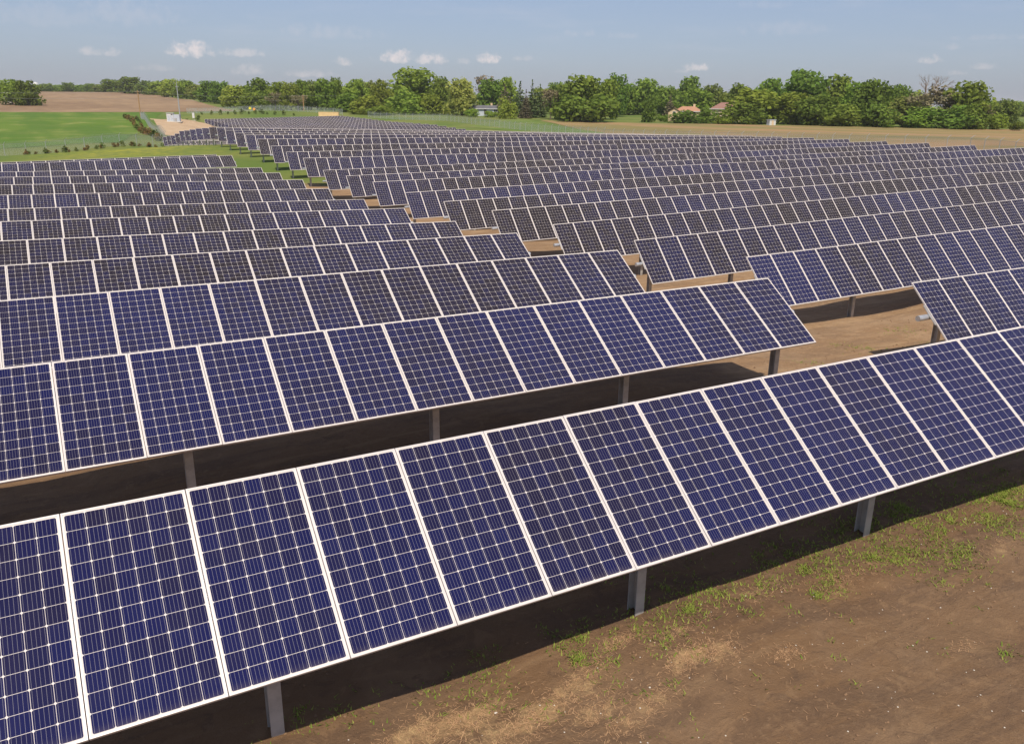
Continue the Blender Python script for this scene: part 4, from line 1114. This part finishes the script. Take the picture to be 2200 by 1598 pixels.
# ------------------------------------------------------------------ grass, straw and stones in the foreground
def ground_bits():
    r = np.random.default_rng(3)
    def zf(x, y):
        near = np.exp(-((x-8)**2+(y-4)**2)/30**2)
        return H(x, y)+near*(.035*np.sin(x*1.3+.7*y)+.03*np.sin(.8*x-1.9*y+1)+.02*np.sin(3.1*x+2.3*y))
    # tufts: clusters along the drip line of the front row, thinning outward
    cx, cy, cr, cn = [], [], [], []
    for _ in range(150):
        x = 1.2+15.8*r.uniform()**.7; y = -.10-.03*min(x, 10)+r.normal(0, .26)
        cx.append(x); cy.append(y); cr.append(r.uniform(.04, .2)); cn.append(int(r.uniform(0, 1)**2.5*80*(.25+.07*x)))
    for (x, y, q, n) in ((9.9,-.3,.28,150),(10.2,-.75,.32,170),(10.6,-1.05,.22,90),(12.3,-.45,.35,130),(13.2,-.2,.4,150),(8.85,-.15,.22,80),(9.6,.15,.3,110),(8.4,-.1,.25,80),(7.1,-.22,.2,80),(6.5,-.2,.25,70),(5.4,-.05,.2,50),
                         (4.8,-.33,.2,60),(7.8,-.28,.2,60),(6.4,.34,.3,60),(11.7,.55,.5,180),(13.4,.5,.6,200),(2.0,-.06,.12,26),(7.0,-.77,.05,14),(9.15,-2.6,.08,18),(9.8,-1.32,.1,16),(3.6,-.57,.14,30),(15,-.2,.6,160),(16.5,.1,.6,140),
                         (17.6,8.0,.3,40),(18.4,6.6,.4,60),(22.9,8.1,.4,70),(20.5,8.7,.4,60),(23.7,9.7,.4,50),(22,7.0,.3,40)):
        cx.append(x); cy.append(y); cr.append(q*1.15); cn.append(int(n*.95))
    for _ in range(90):
        cx.append(r.uniform(1, 14)); cy.append(r.uniform(-4.5, -.9)); cr.append(r.uniform(.03, .12)); cn.append(int(r.uniform(1, 6)))
    for _ in range(60):
        cx.append(r.uniform(-4, 15)); cy.append(r.uniform(.8, 4.6)); cr.append(r.uniform(.1, .4)); cn.append(int(r.uniform(4, 18)))
    X = np.concatenate([r.normal(a, c, n) for a, c, n in zip(cx, cr, cn)]); Y = np.concatenate([r.normal(a, c, n) for a, c, n in zip(cy, cr, cn)])
    n = len(X); Z = zf(X, Y)
    V = np.zeros((n*4, 3, 3))
    for b in range(4):
        a = r.uniform(0, 6.28, n); hgt = r.uniform(.008, .040, n); lean = r.uniform(.7, 2.2, n)*hgt; wd = r.uniform(.004, .013, n)
        px, py = X+r.normal(0, .03, n), Y+r.normal(0, .03, n)
        V[b::4,0] = np.c_[px-np.sin(a)*wd, py+np.cos(a)*wd, Z-.005]; V[b::4,1] = np.c_[px+np.sin(a)*wd, py-np.cos(a)*wd, Z-.005]
        V[b::4,2] = np.c_[px+np.cos(a)*lean, py+np.sin(a)*lean, Z+hgt]
    def tri_obj(name, V, mat):
        m = len(V); me = bpy.data.meshes.new(name); k = V.shape[1]
        me.vertices.add(m*k); me.vertices.foreach_set('co', V.reshape(-1)); me.loops.add(m*k); me.loops.foreach_set('vertex_index', np.arange(m*k))
        me.polygons.add(m); me.polygons.foreach_set('loop_start', np.arange(m)*k); me.polygons.foreach_set('loop_total', np.full(m, k)); me.update(calc_edges=True)
        me.materials.append(MAT[mat]); return link(name, me)
    o = tri_obj('grass', V, 'grass_blade'); tag(o, 'sparse short green grass sprouting along the shaded edge of the bare soil', 'grass', kind='stuff')
    # straw lying on the soil
    cx = []; 
    for (x, y, sx, sy, n, rot) in ((5.83,-1.04,.22,.10,420,.3),(6.25,-1.10,.18,.12,300,.2),(6.86,-1.49,.14,.07,170,.1),(4.56,-.73,.30,.10,340,.3),(5.34,-.41,.25,.08,240,.2),(3.25,-.68,.35,.13,460,.3),(3.9,-.95,.3,.14,420,.3),(4.5,-1.18,.25,.12,300,.3),
                              (3.3,-1.1,.3,.15,300,.2),(8.8,-2.32,.12,.06,60,0),(8.76,-.72,.35,.10,160,0),(11.3,-1.18,.5,.15,170,0),(2.8,-.58,.3,.12,300,.2),(6.0,-.61,.3,.08,190,.1),(5.0,-1.37,.3,.12,200,.2),(4.67,-1.5,.25,.1,160,.2),(6.5,-1.7,1.2,.5,150,.2),(8,-1,2.2,.5,160,0),(7.6,-.5,.6,.12,200,0)):
        a, b = r.normal(0, sx, n), r.normal(0, sy, n); cx.append(np.c_[x+a*math.cos(rot)-b*math.sin(rot), y+a*math.sin(rot)+b*math.cos(rot)])
    Q = np.concatenate(cx); n = len(Q); a = r.uniform(0, 3.14, n); ln = r.uniform(.010, .034, n); w = r.uniform(.0010, .0024, n); Z = zf(Q[:,0], Q[:,1])+.008
    d = np.c_[np.cos(a)*ln, np.sin(a)*ln, r.normal(0, .15, n)*ln]; s = np.c_[-np.sin(a)*w, np.cos(a)*w, np.zeros(n)]; C = np.c_[Q, Z]
    o = tri_obj('straw', np.stack([C-d-s, C+d-s, C+d+s, C-d+s], 1), 'straw_blade'); tag(o, 'dry golden straw scattered in patches over the bare soil', 'straw', kind='stuff')
    # crumbled clods of the same soil
    m = MB(); rr = random.Random(21)
    for _ in range(2600):
        if rr.random() < .75: x, y = rr.uniform(.5, 14), rr.gauss(-1.6, 1.3)
        else: x, y = rr.uniform(15, 26), rr.uniform(2, 11)
        s_ = .006+.016*rr.random()**3; s_ *= 1.6 if x > 14.5 else 1.0
        z = float(zf(np.array([x]), np.array([y]))[0]); c = Vector((x, y, z+s_*.2)); e = rr.random()*6.28
        ps = [c+Vector((s_*rr.uniform(.6,1.3)*math.cos(e+t), s_*rr.uniform(.6,1.3)*math.sin(e+t), rr.uniform(-.2,.2)*s_)) for t in (0, 1.25, 2.5, 3.8, 5.0)]
        tp = c+Vector((rr.uniform(-.3,.3)*s_, rr.uniform(-.3,.3)*s_, s_*rr.uniform(.5,.9)))
        for i_ in range(5): m.face([ps[i_], ps[(i_+1) % 5], tp]); m.face([ps[i_], c-Vector((0,0,s_)), ps[(i_+1) % 5]])
    o = m.build('clods', MAT['clod']); tag(o, 'crumbly brown clods lying loose on the bare soil', 'clods', kind='stuff')
    # pebbles
    m = MB(); rr = random.Random(8)
    for _ in range(330):
        x, y = rr.uniform(1, 13), rr.uniform(-4.2, -.3); s_ = rr.uniform(.003, .011)*(1.8 if rr.random() < .05 else 1); z = float(zf(np.array([x]), np.array([y]))[0])
        c = Vector((x, y, z+s_*.3)); ps = [c+Vector((s_*rr.uniform(.7,1.2)*math.cos(t), s_*rr.uniform(.7,1.2)*math.sin(t), 0)) for t in (0, 1.05, 2.1, 3.14, 4.2, 5.2)]
        tp, bt = c+Vector((0,0,s_*.7)), c-Vector((0,0,s_*.6))
        for i_ in range(6): m.face([ps[i_], ps[(i_+1) % 6], tp]); m.face([ps[(i_+1) % 6], ps[i_], bt])
    o = m.build('pebbles', MAT['concrete']); tag(o, 'small pale pebbles strewn over the bare soil', 'stones', kind='stuff')
ground_bits()

# ------------------------------------------------------------------ summer haze
def haze():
    m = bpy.data.materials.new('haze'); m.use_nodes = True; nt = m.node_tree; nt.nodes.clear()
    o = nt.nodes.new('ShaderNodeOutputMaterial'); v = nt.nodes.new('ShaderNodeVolumePrincipled')
    v.inputs['Color'].default_value = (.94, .94, .97, 1); v.inputs['Density'].default_value = HAZE; v.inputs['Anisotropy'].default_value = 0.0
    nt.links.new(v.outputs[0], o.inputs['Volume'])
    b = MB(); b.box(-6300, 7300, -900, 7300, min(v_.co.z for v_ in bpy.data.objects['ground'].data.vertices)-1.5, 62)
    h = b.build('haze', m); tag(h, 'thin summer haze lying over the fields', 'haze', kind='stuff')
HAZE = 0.00010
haze()
